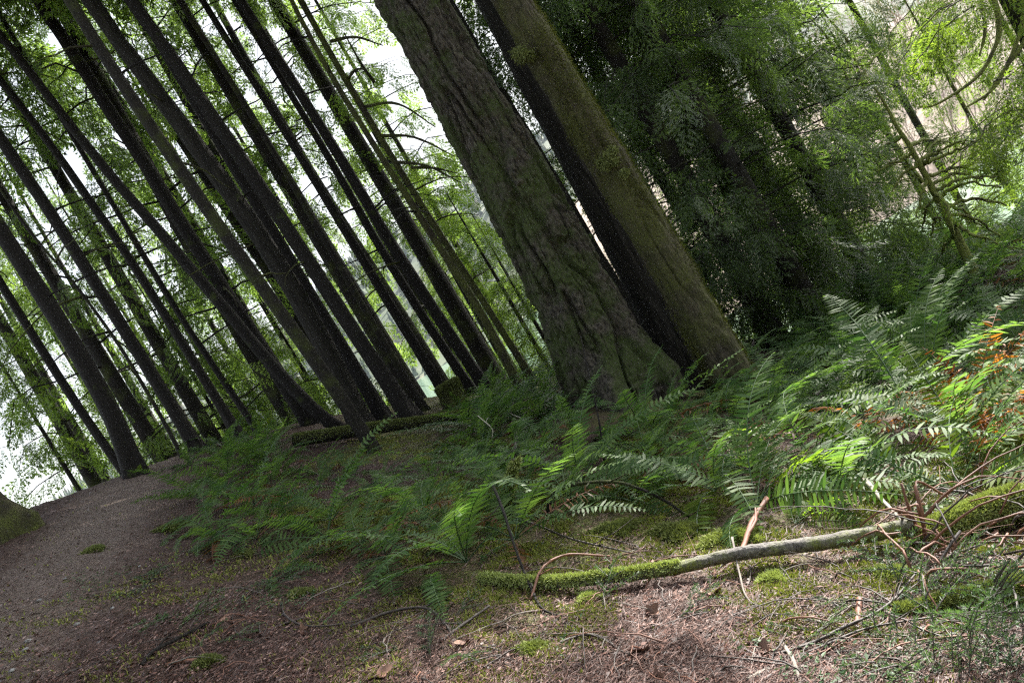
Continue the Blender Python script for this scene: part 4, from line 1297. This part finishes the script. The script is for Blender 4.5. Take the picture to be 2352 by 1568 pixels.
STK = [
    ("dark curved stick hanging from the big front fern down across the front log", [(1182, 1200, .28), (1205, 1255, .25), (1215, 1310, .16), (1228, 1365, .05), (1255, 1405, .02), (1330, 1422, .01)], .010, .005, 'dark_bark', 2),
    ("arched dark branch with green moss right of the moss-clad stub", [(1260, 1195, .02), (1310, 1190, .18), (1380, 1190, .25), (1470, 1190, .26), (1540, 1190, .15), (1590, 1195, .02)], .013, .007, 'thin_bark', 2),
    ("thin forked stick running right from the big front fern", [(1205, 1225, .1), (1260, 1240, .1), (1330, 1262, .08), (1450, 1275, .04)], .009, .004, 'twig', 3),
    ("red-barked stick rising from the front log to a small yellow-green fern", [(1640, 1320, .0), (1710, 1280, .04), (1745, 1235, .08), (1790, 1195, .14)], .012, .014, 'red_twig', 1),
    ("long dark stick lying in the bright litter at the lower right", [(1715, 1512, .0), (1850, 1495, .02), (1960, 1470, .04), (2060, 1425, .05), (2140, 1360, .08)], .008, .004, 'twig', 3),
    ("second long thin stick parallel below the long dark one", [(1780, 1525, .0), (1890, 1500, .02), (2010, 1470, .03), (2180, 1440, .04)], .006, .003, 'twig', 2),
    ("thin pale twig looping down across the front log", [(1708, 1280, .12), (1712, 1340, .06), (1730, 1395, .02), (1790, 1415, .01), (1850, 1418, .01)], .006, .003, 'grey_bark', 1),
    ("bent grey root-like twig on the brown slope, left of centre", [(650, 1388, .01), (660, 1420, .02), (700, 1440, .02), (760, 1440, .02), (850, 1418, .01)], .007, .004, 'twig', 0),
    ("short hooked twig on the slope left of the bent grey one", [(598, 1345, .01), (560, 1385, .01), (540, 1425, .01), (545, 1448, .01)], .005, .003, 'twig', 0),
    ("small forked black twig on the brown slope", [(700, 1420, .01), (640, 1440, .01), (605, 1462, .01), (600, 1440, .02)], .007, .004, 'twig', 1),
    ("dark stick with a pale cut end in the lower left", [(330, 1535, .01), (360, 1510, .02), (420, 1480, .02), (490, 1445, .02)], .011, .007, 'dark_bark', 1),
    ("flat reddish stick beside the dark stick in the lower left", [(385, 1532, .01), (430, 1525, .015), (500, 1518, .01)], .010, .008, 'red_twig', 0),
    ("thin straight twig in the bottom left corner", [(130, 1560, .01), (200, 1535, .01), (280, 1512, .01)], .007, .004, 'twig', 0),
    ("dark bent stick left of the fallen fir sprigs", [(800, 1440, .01), (900, 1410, .03), (980, 1405, .04), (1020, 1430, .02), (1045, 1470, .0)], .009, .005, 'twig', 1),
    ("straight dark stick pointing at the left end of the front log", [(1010, 1470, .0), (1060, 1440, .02), (1130, 1400, .04)], .009, .006, 'twig', 0),
    ("forked brown stick in the bottom centre litter", [(1230, 1500, .0), (1300, 1470, .02), (1370, 1460, .02), (1440, 1500, .0)], .007, .004, 'twig', 2),
    ("brown stick leaning over the mossy part of the front log", [(1220, 1378, .02), (1270, 1345, .12), (1330, 1320, .14), (1420, 1310, .1)], .007, .005, 'red_twig', 1),
    ("pale bare stick in the sunlit bottom right litter", [(1800, 1480, .0), (1830, 1530, .02), (1850, 1590, .01)], .008, .006, 'pale_wood', 0),
    ("short pale chip of wood at the bottom edge, right of centre", [(1720, 1565, .0), (1745, 1550, .01), (1770, 1540, .01)], .013, .009, 'pale_wood', 0),
    ("short pink-brown stub by the green fir bough", [(1975, 1450, .0), (1985, 1425, .02), (1992, 1405, .03)], .014, .011, 'red_twig', 0),
    ("dark fallen branch in the shadowed hollow right of the cedars", [(1820, 965, .0), (1880, 940, .1), (1960, 905, .2)], .026, .016, 'twig', 2),
    ("tall dark twig leaning against the foot of the furrowed fir", [(1385, 1055, .0), (1420, 1040, .35), (1450, 1020, .75), (1465, 1000, 1.0)], .009, .004, 'dark_bark', 4),
    ("crooked tan twig standing before the crest, left of the furrowed fir", [(1205, 985, .0), (1215, 985, .12), (1195, 985, .2), (1215, 985, .32)], .006, .004, 'pale_wood', 1),
    ("crooked tan twig standing nearer than the one on the crest", [(1155, 1045, .0), (1150, 1045, .15), (1165, 1045, .28), (1150, 1045, .42)], .006, .004, 'pale_wood', 1),
    ("grey broken piece of wood among the bank ferns", [(1180, 1040, .02), (1195, 1035, .08), (1200, 1020, .14)], .02, .016, 'grey_bark', 0),
    ("white sunlit dead leaf-stalk pointing down right below the sunlit ferns", [(2020, 1160, .18), (2050, 1190, .12), (2100, 1230, .03)], .014, .006, 'pale_wood', 0),
]
for k, (lab, pl, r0, r1, mat, fk) in enumerate(STK):
    stick(lab, on_ground(pl, 26, r0 * .6), r0, r1, mat, None, 7, .12, 300 + k, fk)
# bent stick above: the right-edge tangle of reddish twigs
rng = np.random.default_rng(66)
for k in range(70):
    px, py = rng.uniform(2120, 2390), rng.uniform(1150, 1400)
    p = hit(px, py)
    L = rng.uniform(.25, .75)
    az = rng.uniform(0, 6.28)
    up = rng.uniform(0, .8)
    z0 = rng.uniform(0.0, .22)
    t = np.linspace(0, 1, 9)
    pts = p + np.outer(t * L, [math.cos(az), math.sin(az), 0]) + np.outer(z0 + L * (up * t - rng.uniform(.2, 1.1) * t * t), [0, 0, 1]) + rng.normal(0, .005, (9, 3))
    pts[:, 2] = np.maximum(pts[:, 2], terr(pts[:, 0], pts[:, 1]) + .004)
    stick("reddish dead twig in the tangle over the thick mossy log at the right edge", pts, rng.uniform(.003, .007), .002, 'red_twig' if rng.random() < .75 else 'twig', "reddish twigs of the tangle", 5, .1, k, 1 if rng.random() < .4 else 0, "twig")
for k, pl in enumerate(([(2130, 1265, .0), (2140, 1262, .2), (2152, 1255, .33)], [(2130, 1265, .0), (2165, 1265, .18), (2185, 1250, .32), (2225, 1230, .2)], [(2125, 1268, .0), (2155, 1275, .12), (2175, 1280, .26)], [(2150, 1262, .02), (2120, 1262, .22), (2110, 1262, .12)])):
    stick("broken upright reddish splinter at the right end of the thin front log", on_ground(pl, 12, .01), .010, .006, 'red_twig', "splinters at the broken end of the front log", 6, .12, 500 + k, 0, "splinter")
# scattered twigs
for k in range(205):
    px, py = rng.uniform(380, 2350) if k < 110 else rng.uniform(1350, 2350), rng.uniform(1220, 1567)
    if py < 1300 - (px - 400) * .02 and px < 1000: continue
    p = hit(px, py)
    L = rng.uniform(.10, .5)
    az = rng.uniform(0, 6.28)
    t = np.linspace(0, 1, 8)
    bend = rng.normal(0, .35)
    pts = p + np.outer(t * L, [math.cos(az), math.sin(az), 0]) + np.outer(bend * L * t * t, [-math.sin(az), math.cos(az), 0]) + rng.normal(0, .006, (8, 3))
    pts[:, 2] = terr(pts[:, 0], pts[:, 1]) + .006 + rng.uniform(0, .05) * 4 * t * (1 - t)
    sunny = px > 1350
    stick("thin twig lying in the sunlit litter at the lower right" if sunny else "thin twig lying on the shaded brown slope", pts, rng.uniform(.002, .005), .0016, ('twig', 'red_twig', 'twig', 'grey_bark')[rng.integers(0, 4)], "twigs in the sunlit litter" if sunny else "twigs on the shaded slope", 5, .1, 700 + k, 1 if rng.random() < .35 else 0, "twig")


# ------------------------------------------------------------------ fir sprigs, leaves, pebbles, moss cushions
def sprig_mesh(seed, L=.32, nb=6, up=.1):
    rng = np.random.default_rng(seed)
    bag = Bag()
    def shoot(a, d, l):
        t = np.linspace(0, 1, 6)
        pts = a + np.outer(t * l, d) + np.outer(-.15 * l * t * t, [0, 0, 1])
        bag.tube(pts, np.linspace(.0035, .0015, 6), 4, 1, cap=False)
        n = int(l / .0032)
        u = rng.uniform(.05, 1, n)
        P = np.array([np.interp(u, t, pts[:, c]) for c in range(3)]).T
        s = unit(np.cross(d, [0, 0, 1.0]))
        az = rng.uniform(-.4, math.pi + .4, n)
        D = unit(np.cos(az)[:, None] * s + np.sin(az)[:, None] * np.array([0, 0, .8]) + d * rng.uniform(.4, .9, n)[:, None])
        bag.kites(kite(P, D, unit(rng.normal(size=(n, 3))), rng.uniform(.016, .026, n), .0035), 0)
    x = np.array([1.0, 0, up])
    shoot(np.zeros(3), unit(x), L)
    for j in range(nb):
        u = (j + 1) / (nb + 1)
        s = 1 if j % 2 else -1
        d = unit(np.array([.75, s * rng.uniform(.5, .9), rng.uniform(-.05, .3)]))
        shoot(unit(x) * L * u, d, L * .55 * (1.1 - u) * rng.uniform(.8, 1.3) + .03)
    return bag.build("fir_sprig", [M['sprig'], M['twig']], False)


SM = [sprig_mesh(k, .30 + .05 * (k % 3), 6 + k % 3) for k in range(5)]
rng = np.random.default_rng(23)
for k in range(40):
    cx_, cy_, sx, sy = ((1010, 1500, 90, 50), (1090, 1400, 120, 25), (330, 1350, 40, 15), (480, 1480, 70, 25), (1640, 1530, 60, 25), (1400, 1390, 60, 25), (1950, 1380, 90, 40), (1560, 1420, 80, 30), (620, 1345, 40, 20), (1850, 1450, 80, 30))[k % 10]
    px, py = rng.normal(cx_, sx * .6), rng.normal(cy_, sy * .6)
    p = hit(px, min(py, 1575))
    sunny = px > 1380
    if sunny and k % 3: continue
    o = obj("fir_sprig", SM[rng.integers(0, 5)], None, (p[0], p[1], p[2] + .015), (rng.normal(0, .25), rng.normal(0, .2) - .05, rng.uniform(0, 6.28)), rng.uniform(.55, 1.0))
    tag(o, "fallen green fir sprig in the sunlit litter" if sunny else "fallen green fir sprig on the shaded brown slope", "fir sprig", "fir sprigs in the sunlit litter" if sunny else "fir sprigs on the shaded slope")
# green fir bough in the lower right corner
p = hit(2300, 1560)
bo = empty("fir_bough", p, "bushy green fir bough in the lower right corner", "fir branch")
for k in range(16):
    o = obj("shoot", SM[k % 5], bo, (rng.normal(0, .10), rng.normal(0.05, .10), rng.uniform(0, .16)), (rng.normal(0, .4), rng.uniform(-.9, .1), rng.uniform(0, 6.28)), rng.uniform(.6, 1.0))
p = hit(2120, 1385)
bo = empty("fir_bough", p, "green fir bough lying between the front log and the low mossy log", "fir branch")
for k in range(9):
    o = obj("shoot", SM[k % 5], bo, (rng.normal(0, .10), rng.normal(0, .09), rng.uniform(0.01, .1)), (rng.normal(0, .3), rng.uniform(-.7, .1), rng.uniform(0, 6.28)), rng.uniform(.6, 1.0))

LV = [(870, 1553, .055, "brown curled leaf at the bottom edge, left of centre"), (1640, 1366, .05, "pinkish dead leaf below the middle of the front log"), (1478, 1498, .045, "wide brown leaf in the litter, bottom centre right"), (1062, 1478, .035, "reddish leaf beside the fir sprigs"),
      (1512, 1556, .035, "tan leaf at the bottom edge right of centre"), (1500, 1410, .045, "pale grey leaf under the front log"), (530, 1435, .035, "orange-brown leaf on the shaded slope"), (700, 1448, .03, "grey-brown leaf on the slope by the bent twig"), (1760, 1500, .04, "pale leaf in the sunny litter by the long stick")]
for k, (px, py, s, lab) in enumerate(LV):
    p = hit(px, py)
    a = np.linspace(0, 2 * np.pi, 21)[:-1]
    R = s * (1 + .25 * np.cos(5 * a) + .1 * np.cos(2 * a))
    ring = np.stack([R * np.cos(a), R * .8 * np.sin(a), .25 * R * np.sin(2 * a + k) + .02], -1)
    mid = ring * [.5, .5, .5]
    v = np.vstack([ring, mid, [[0, 0, .008]]])
    j = np.arange(20); jn = (j + 1) % 20
    o = obj("dead_leaf", mesh("dead_leaf", v, [(np.stack([j, jn, jn + 20, j + 20], -1), 0), (np.stack([j + 20, jn + 20, np.full(20, 40)], -1), 0)], [M['dead_leaf']]), None, (p[0], p[1], p[2] + .006), (rng.normal(0, .3), rng.normal(0, .3), rng.uniform(0, 6)))
    tag(o, lab, "leaf")

MC = [(1220, 1490, .055, 'moss', "round bright moss cushion in the bottom centre litter"), (690, 1365, .06, 'dull_moss', "flat moss patch by the bent grey twig"), (480, 1525, .055, 'dull_moss', "moss patch beside the flat reddish stick"), (220, 1290 - 25, .06, 'dull_moss', "isolated dark moss tuft on the dirt slope"),
      (1680, 1240, .13, 'moss', "large moss cushion left of the red-barked stick"), (1780, 1335, .06, 'moss', "moss cushion just under the grey part of the front log"), (1420, 1215, .11, 'dull_moss', "mossy hummock under the arched branch"), (1560, 1225, .12, 'dull_moss', "mossy hummock right of the arched branch"),
      (2050, 1330, .07, 'moss', "moss cushion between front log and low mossy log"), (1350, 1370, .05, 'moss', "yellow moss hanging under the front log"), (560, 1270, .05, 'dull_moss', "moss tuft at the lower left border of the ferns"), (400, 1215, .10, 'dull_moss', "pale moss carpet at the left border of the ferns")]
for k, (px, py, s, mt, lab) in enumerate(MC):
    p = hit(px, py)
    n = int(3000 * (s / .06) ** 1.3)
    rr, a = np.sqrt(rng.random(n)), rng.uniform(0, 6.28, n)
    q = (1 + .3 * np.sin(3 * a + k) + .22 * np.sin(7 * a + 2 * k)) * rng.uniform(.75, 1.15, n)
    x, y = s * rr * q * np.cos(a), s * rr * q * np.sin(a)
    h = s * .38 * np.sqrt(1 - rr ** 2 * .98)
    zz = terr(p[0] + x, p[1] + y) - p[2] + h
    nr = unit(np.stack([x, y, h + s * .3], -1))
    bag = Bag(); bag.kites(fuzz(rng, np.stack([x, y, zz], -1), nr, .022, .009, .6))
    m_ = obj("moss_cushion", bag.build("moss_cushion", [M[mt]], False), None, p)
    tag(m_, lab, "moss")

# pebbles on the dirt
for k, (px, py, s) in enumerate([(30, 1545, .018), (68, 1250 + 230, .02), (260, 1400, .016), (180, 1440, .02), (90, 1380, .018), (320, 1300, .014), (1130, 1480, .014), (870, 1335, .02), (905, 1385, .015), (150, 1330, .016), (60, 1500, .02), (230, 1480, .014)]):
    p = hit(px, py)
    d = unit(rng.normal(size=(60, 3)))
    lat, lon = np.meshgrid(np.linspace(-1.5, 1.5, 8), np.linspace(0, 2 * np.pi, 12, endpoint=False), indexing='ij')
    S = np.stack([np.cos(lat) * np.cos(lon), np.cos(lat) * np.sin(lon) * .8, .55 * np.sin(lat)], -1).reshape(-1, 3)
    S = S * s * (1 + .25 * vn(S[:, 0] * 2 + k, S[:, 1] * 2, S[:, 2] * 2, 95))[:, None]
    ii = np.arange(96).reshape(8, 12); jj = np.roll(ii, -1, 1)
    tag(obj("pebble", mesh("pebble", S, [(np.stack([ii[:-1], jj[:-1], jj[1:], ii[1:]], -1).reshape(-1, 4), 0)], [M['rock']]), None, (p[0], p[1], p[2] + s * .3), (0, 0, k)), "small grey pebble lying loose on the bare dirt slope", "pebble", "pebbles on the dirt slope")


# ------------------------------------------------------------------ litter and moss carpet
def hits(px, py, tmax=13.0):
    d = FWD + np.outer((px - W0 / 2) / FPX, RT) + np.outer((H0 / 2 - py) / FPX, UP)
    d = d / d[:, 1:2]
    t = np.full(len(px), np.nan)
    for s in np.arange(1.8, tmax, .04):
        m = np.isnan(t)
        if not m.any(): break
        q = d[m] * s
        below = q[:, 2] < terr0(q[:, 0], q[:, 1])
        ix = np.where(m)[0][below]
        t[ix] = s
    ok = ~np.isnan(t)
    p = d[ok] * (t[ok] - .02)[:, None]
    return p


rng = np.random.default_rng(9)
n = 175000
px, py = rng.uniform(-60, 2420, n), 1640 - 640 * rng.random(n) ** 1.25
p = hits(px, py)
p[:, :2] += rng.normal(0, .05, (len(p), 2))
p[:, 2] = terr(p[:, 0], p[:, 1]) + rng.uniform(.002, .014, len(p)) + .008
far = smooth(-2.0, -3.4, p[:, 0])
keep = rng.random(len(p)) > far * .4
p = p[keep]
n = len(p)
az = rng.uniform(0, 6.28, n)
D = unit(np.stack([np.cos(az), np.sin(az), rng.normal(0, .22, n) - .0], -1))
big = rng.random(n) < .18
ln = np.where(big, rng.uniform(.05, .13, n), rng.uniform(.014, .04, n))
wd = np.where(big, rng.uniform(.003, .0055, n), rng.uniform(.0018, .004, n))
flake = rng.random(n) < np.where(p[:, 0] < -1.5, .3, .10)
ln = np.where(flake, rng.uniform(.012, .03, n), ln); wd = np.where(flake, ln * .6, wd)
bag = Bag()
bag.kites(kite(p - D * ln[:, None] / 2, D, unit(np.stack([rng.normal(0, .3, n), rng.normal(0, .3, n), np.ones(n)], -1)), ln, wd, .05))
tag(obj("needle_litter", bag.build("needle_litter", [M['litter']], False)), "brown needles, bark flakes and bits of twig strewn over the ground", kind="stuff")

n = 800000
px, py = rng.uniform(0, 2400, n), 1640 - 640 * rng.random(n) ** 1.15
p = hits(px, py)
p[:, :2] += rng.normal(0, .04, (len(p), 2))
mk = moss_mask(p[:, 0], p[:, 1]) * smooth(-.15, .35, fbm(p[:, 0] * 6, p[:, 1] * 6, 0, 120, 3) + .1)
p = p[rng.random(len(p)) < mk * 1.0]
n = len(p)
p[:, 2] = terr(p[:, 0], p[:, 1])
D = unit(np.stack([rng.normal(0, .7, n), rng.normal(0, .7, n), np.ones(n)], -1))
bag = Bag()
bag.kites(kite(p, D, unit(rng.normal(size=(n, 3))), rng.uniform(.012, .034, n), rng.uniform(.006, .013, n), .2), 0)
tag(obj("moss_carpet", bag.build("moss_carpet", [M['carpet_moss']], False)), "low yellow-green moss growing over the forest floor", kind="stuff")
print("moss blades", n)

# small green herbs on the slope
n = 60000
px, py = rng.uniform(150, 2400, n), rng.uniform(1230, 1600, n)
p = hits(px, py)
m_ = smooth(.12, .5, fbm(p[:, 0] * 2.2, p[:, 1] * 2.2, 0, 160, 3)) * np.where(p[:, 0] < -1.0, .5, .22)
p = p[rng.random(len(p)) < m_]
n = len(p)
p[:, 2] = terr(p[:, 0], p[:, 1]) + rng.uniform(.0, .035, n)
az = rng.uniform(0, 6.28, n)
D = unit(np.stack([np.cos(az), np.sin(az), rng.uniform(-.2, .6, n)], -1))
bag = Bag()
bag.kites(kite(p, D, unit(np.stack([rng.normal(0, .4, n), rng.normal(0, .4, n), np.ones(n)], -1)), rng.uniform(.015, .04, n), rng.uniform(.004, .014, n), .15), 0)
tag(obj("ground_cover", bag.build("ground_cover", [M['sprig']], False)), "small green seedlings and herbs dotted over the slope", kind="stuff")

# ------------------------------------------------------------------ air
HZ_D = 0.00008
hb = np.array([[x, y, z] for x in (-1690, 1690) for y in (-1690, 1690) for z in (-19.5, 420)], float)
hm, nt, out = new_mat("air")
pv = N(nt, "ShaderNodeVolumePrincipled")
pv.inputs["Color"].default_value = (0.82, 0.9, 1.0, 1)
pv.inputs["Density"].default_value = HZ_D
pv.inputs["Anisotropy"].default_value = 0.0
nt.links.new(pv.outputs[0], out.inputs["Volume"])
hq = np.array([[0, 1, 3, 2], [4, 6, 7, 5], [0, 4, 5, 1], [2, 3, 7, 6], [0, 2, 6, 4], [1, 5, 7, 3]])
tag(obj("haze", mesh("haze", hb, [(hq, 0)], [hm], False)), "thin bluish haze over the lake", kind="stuff")
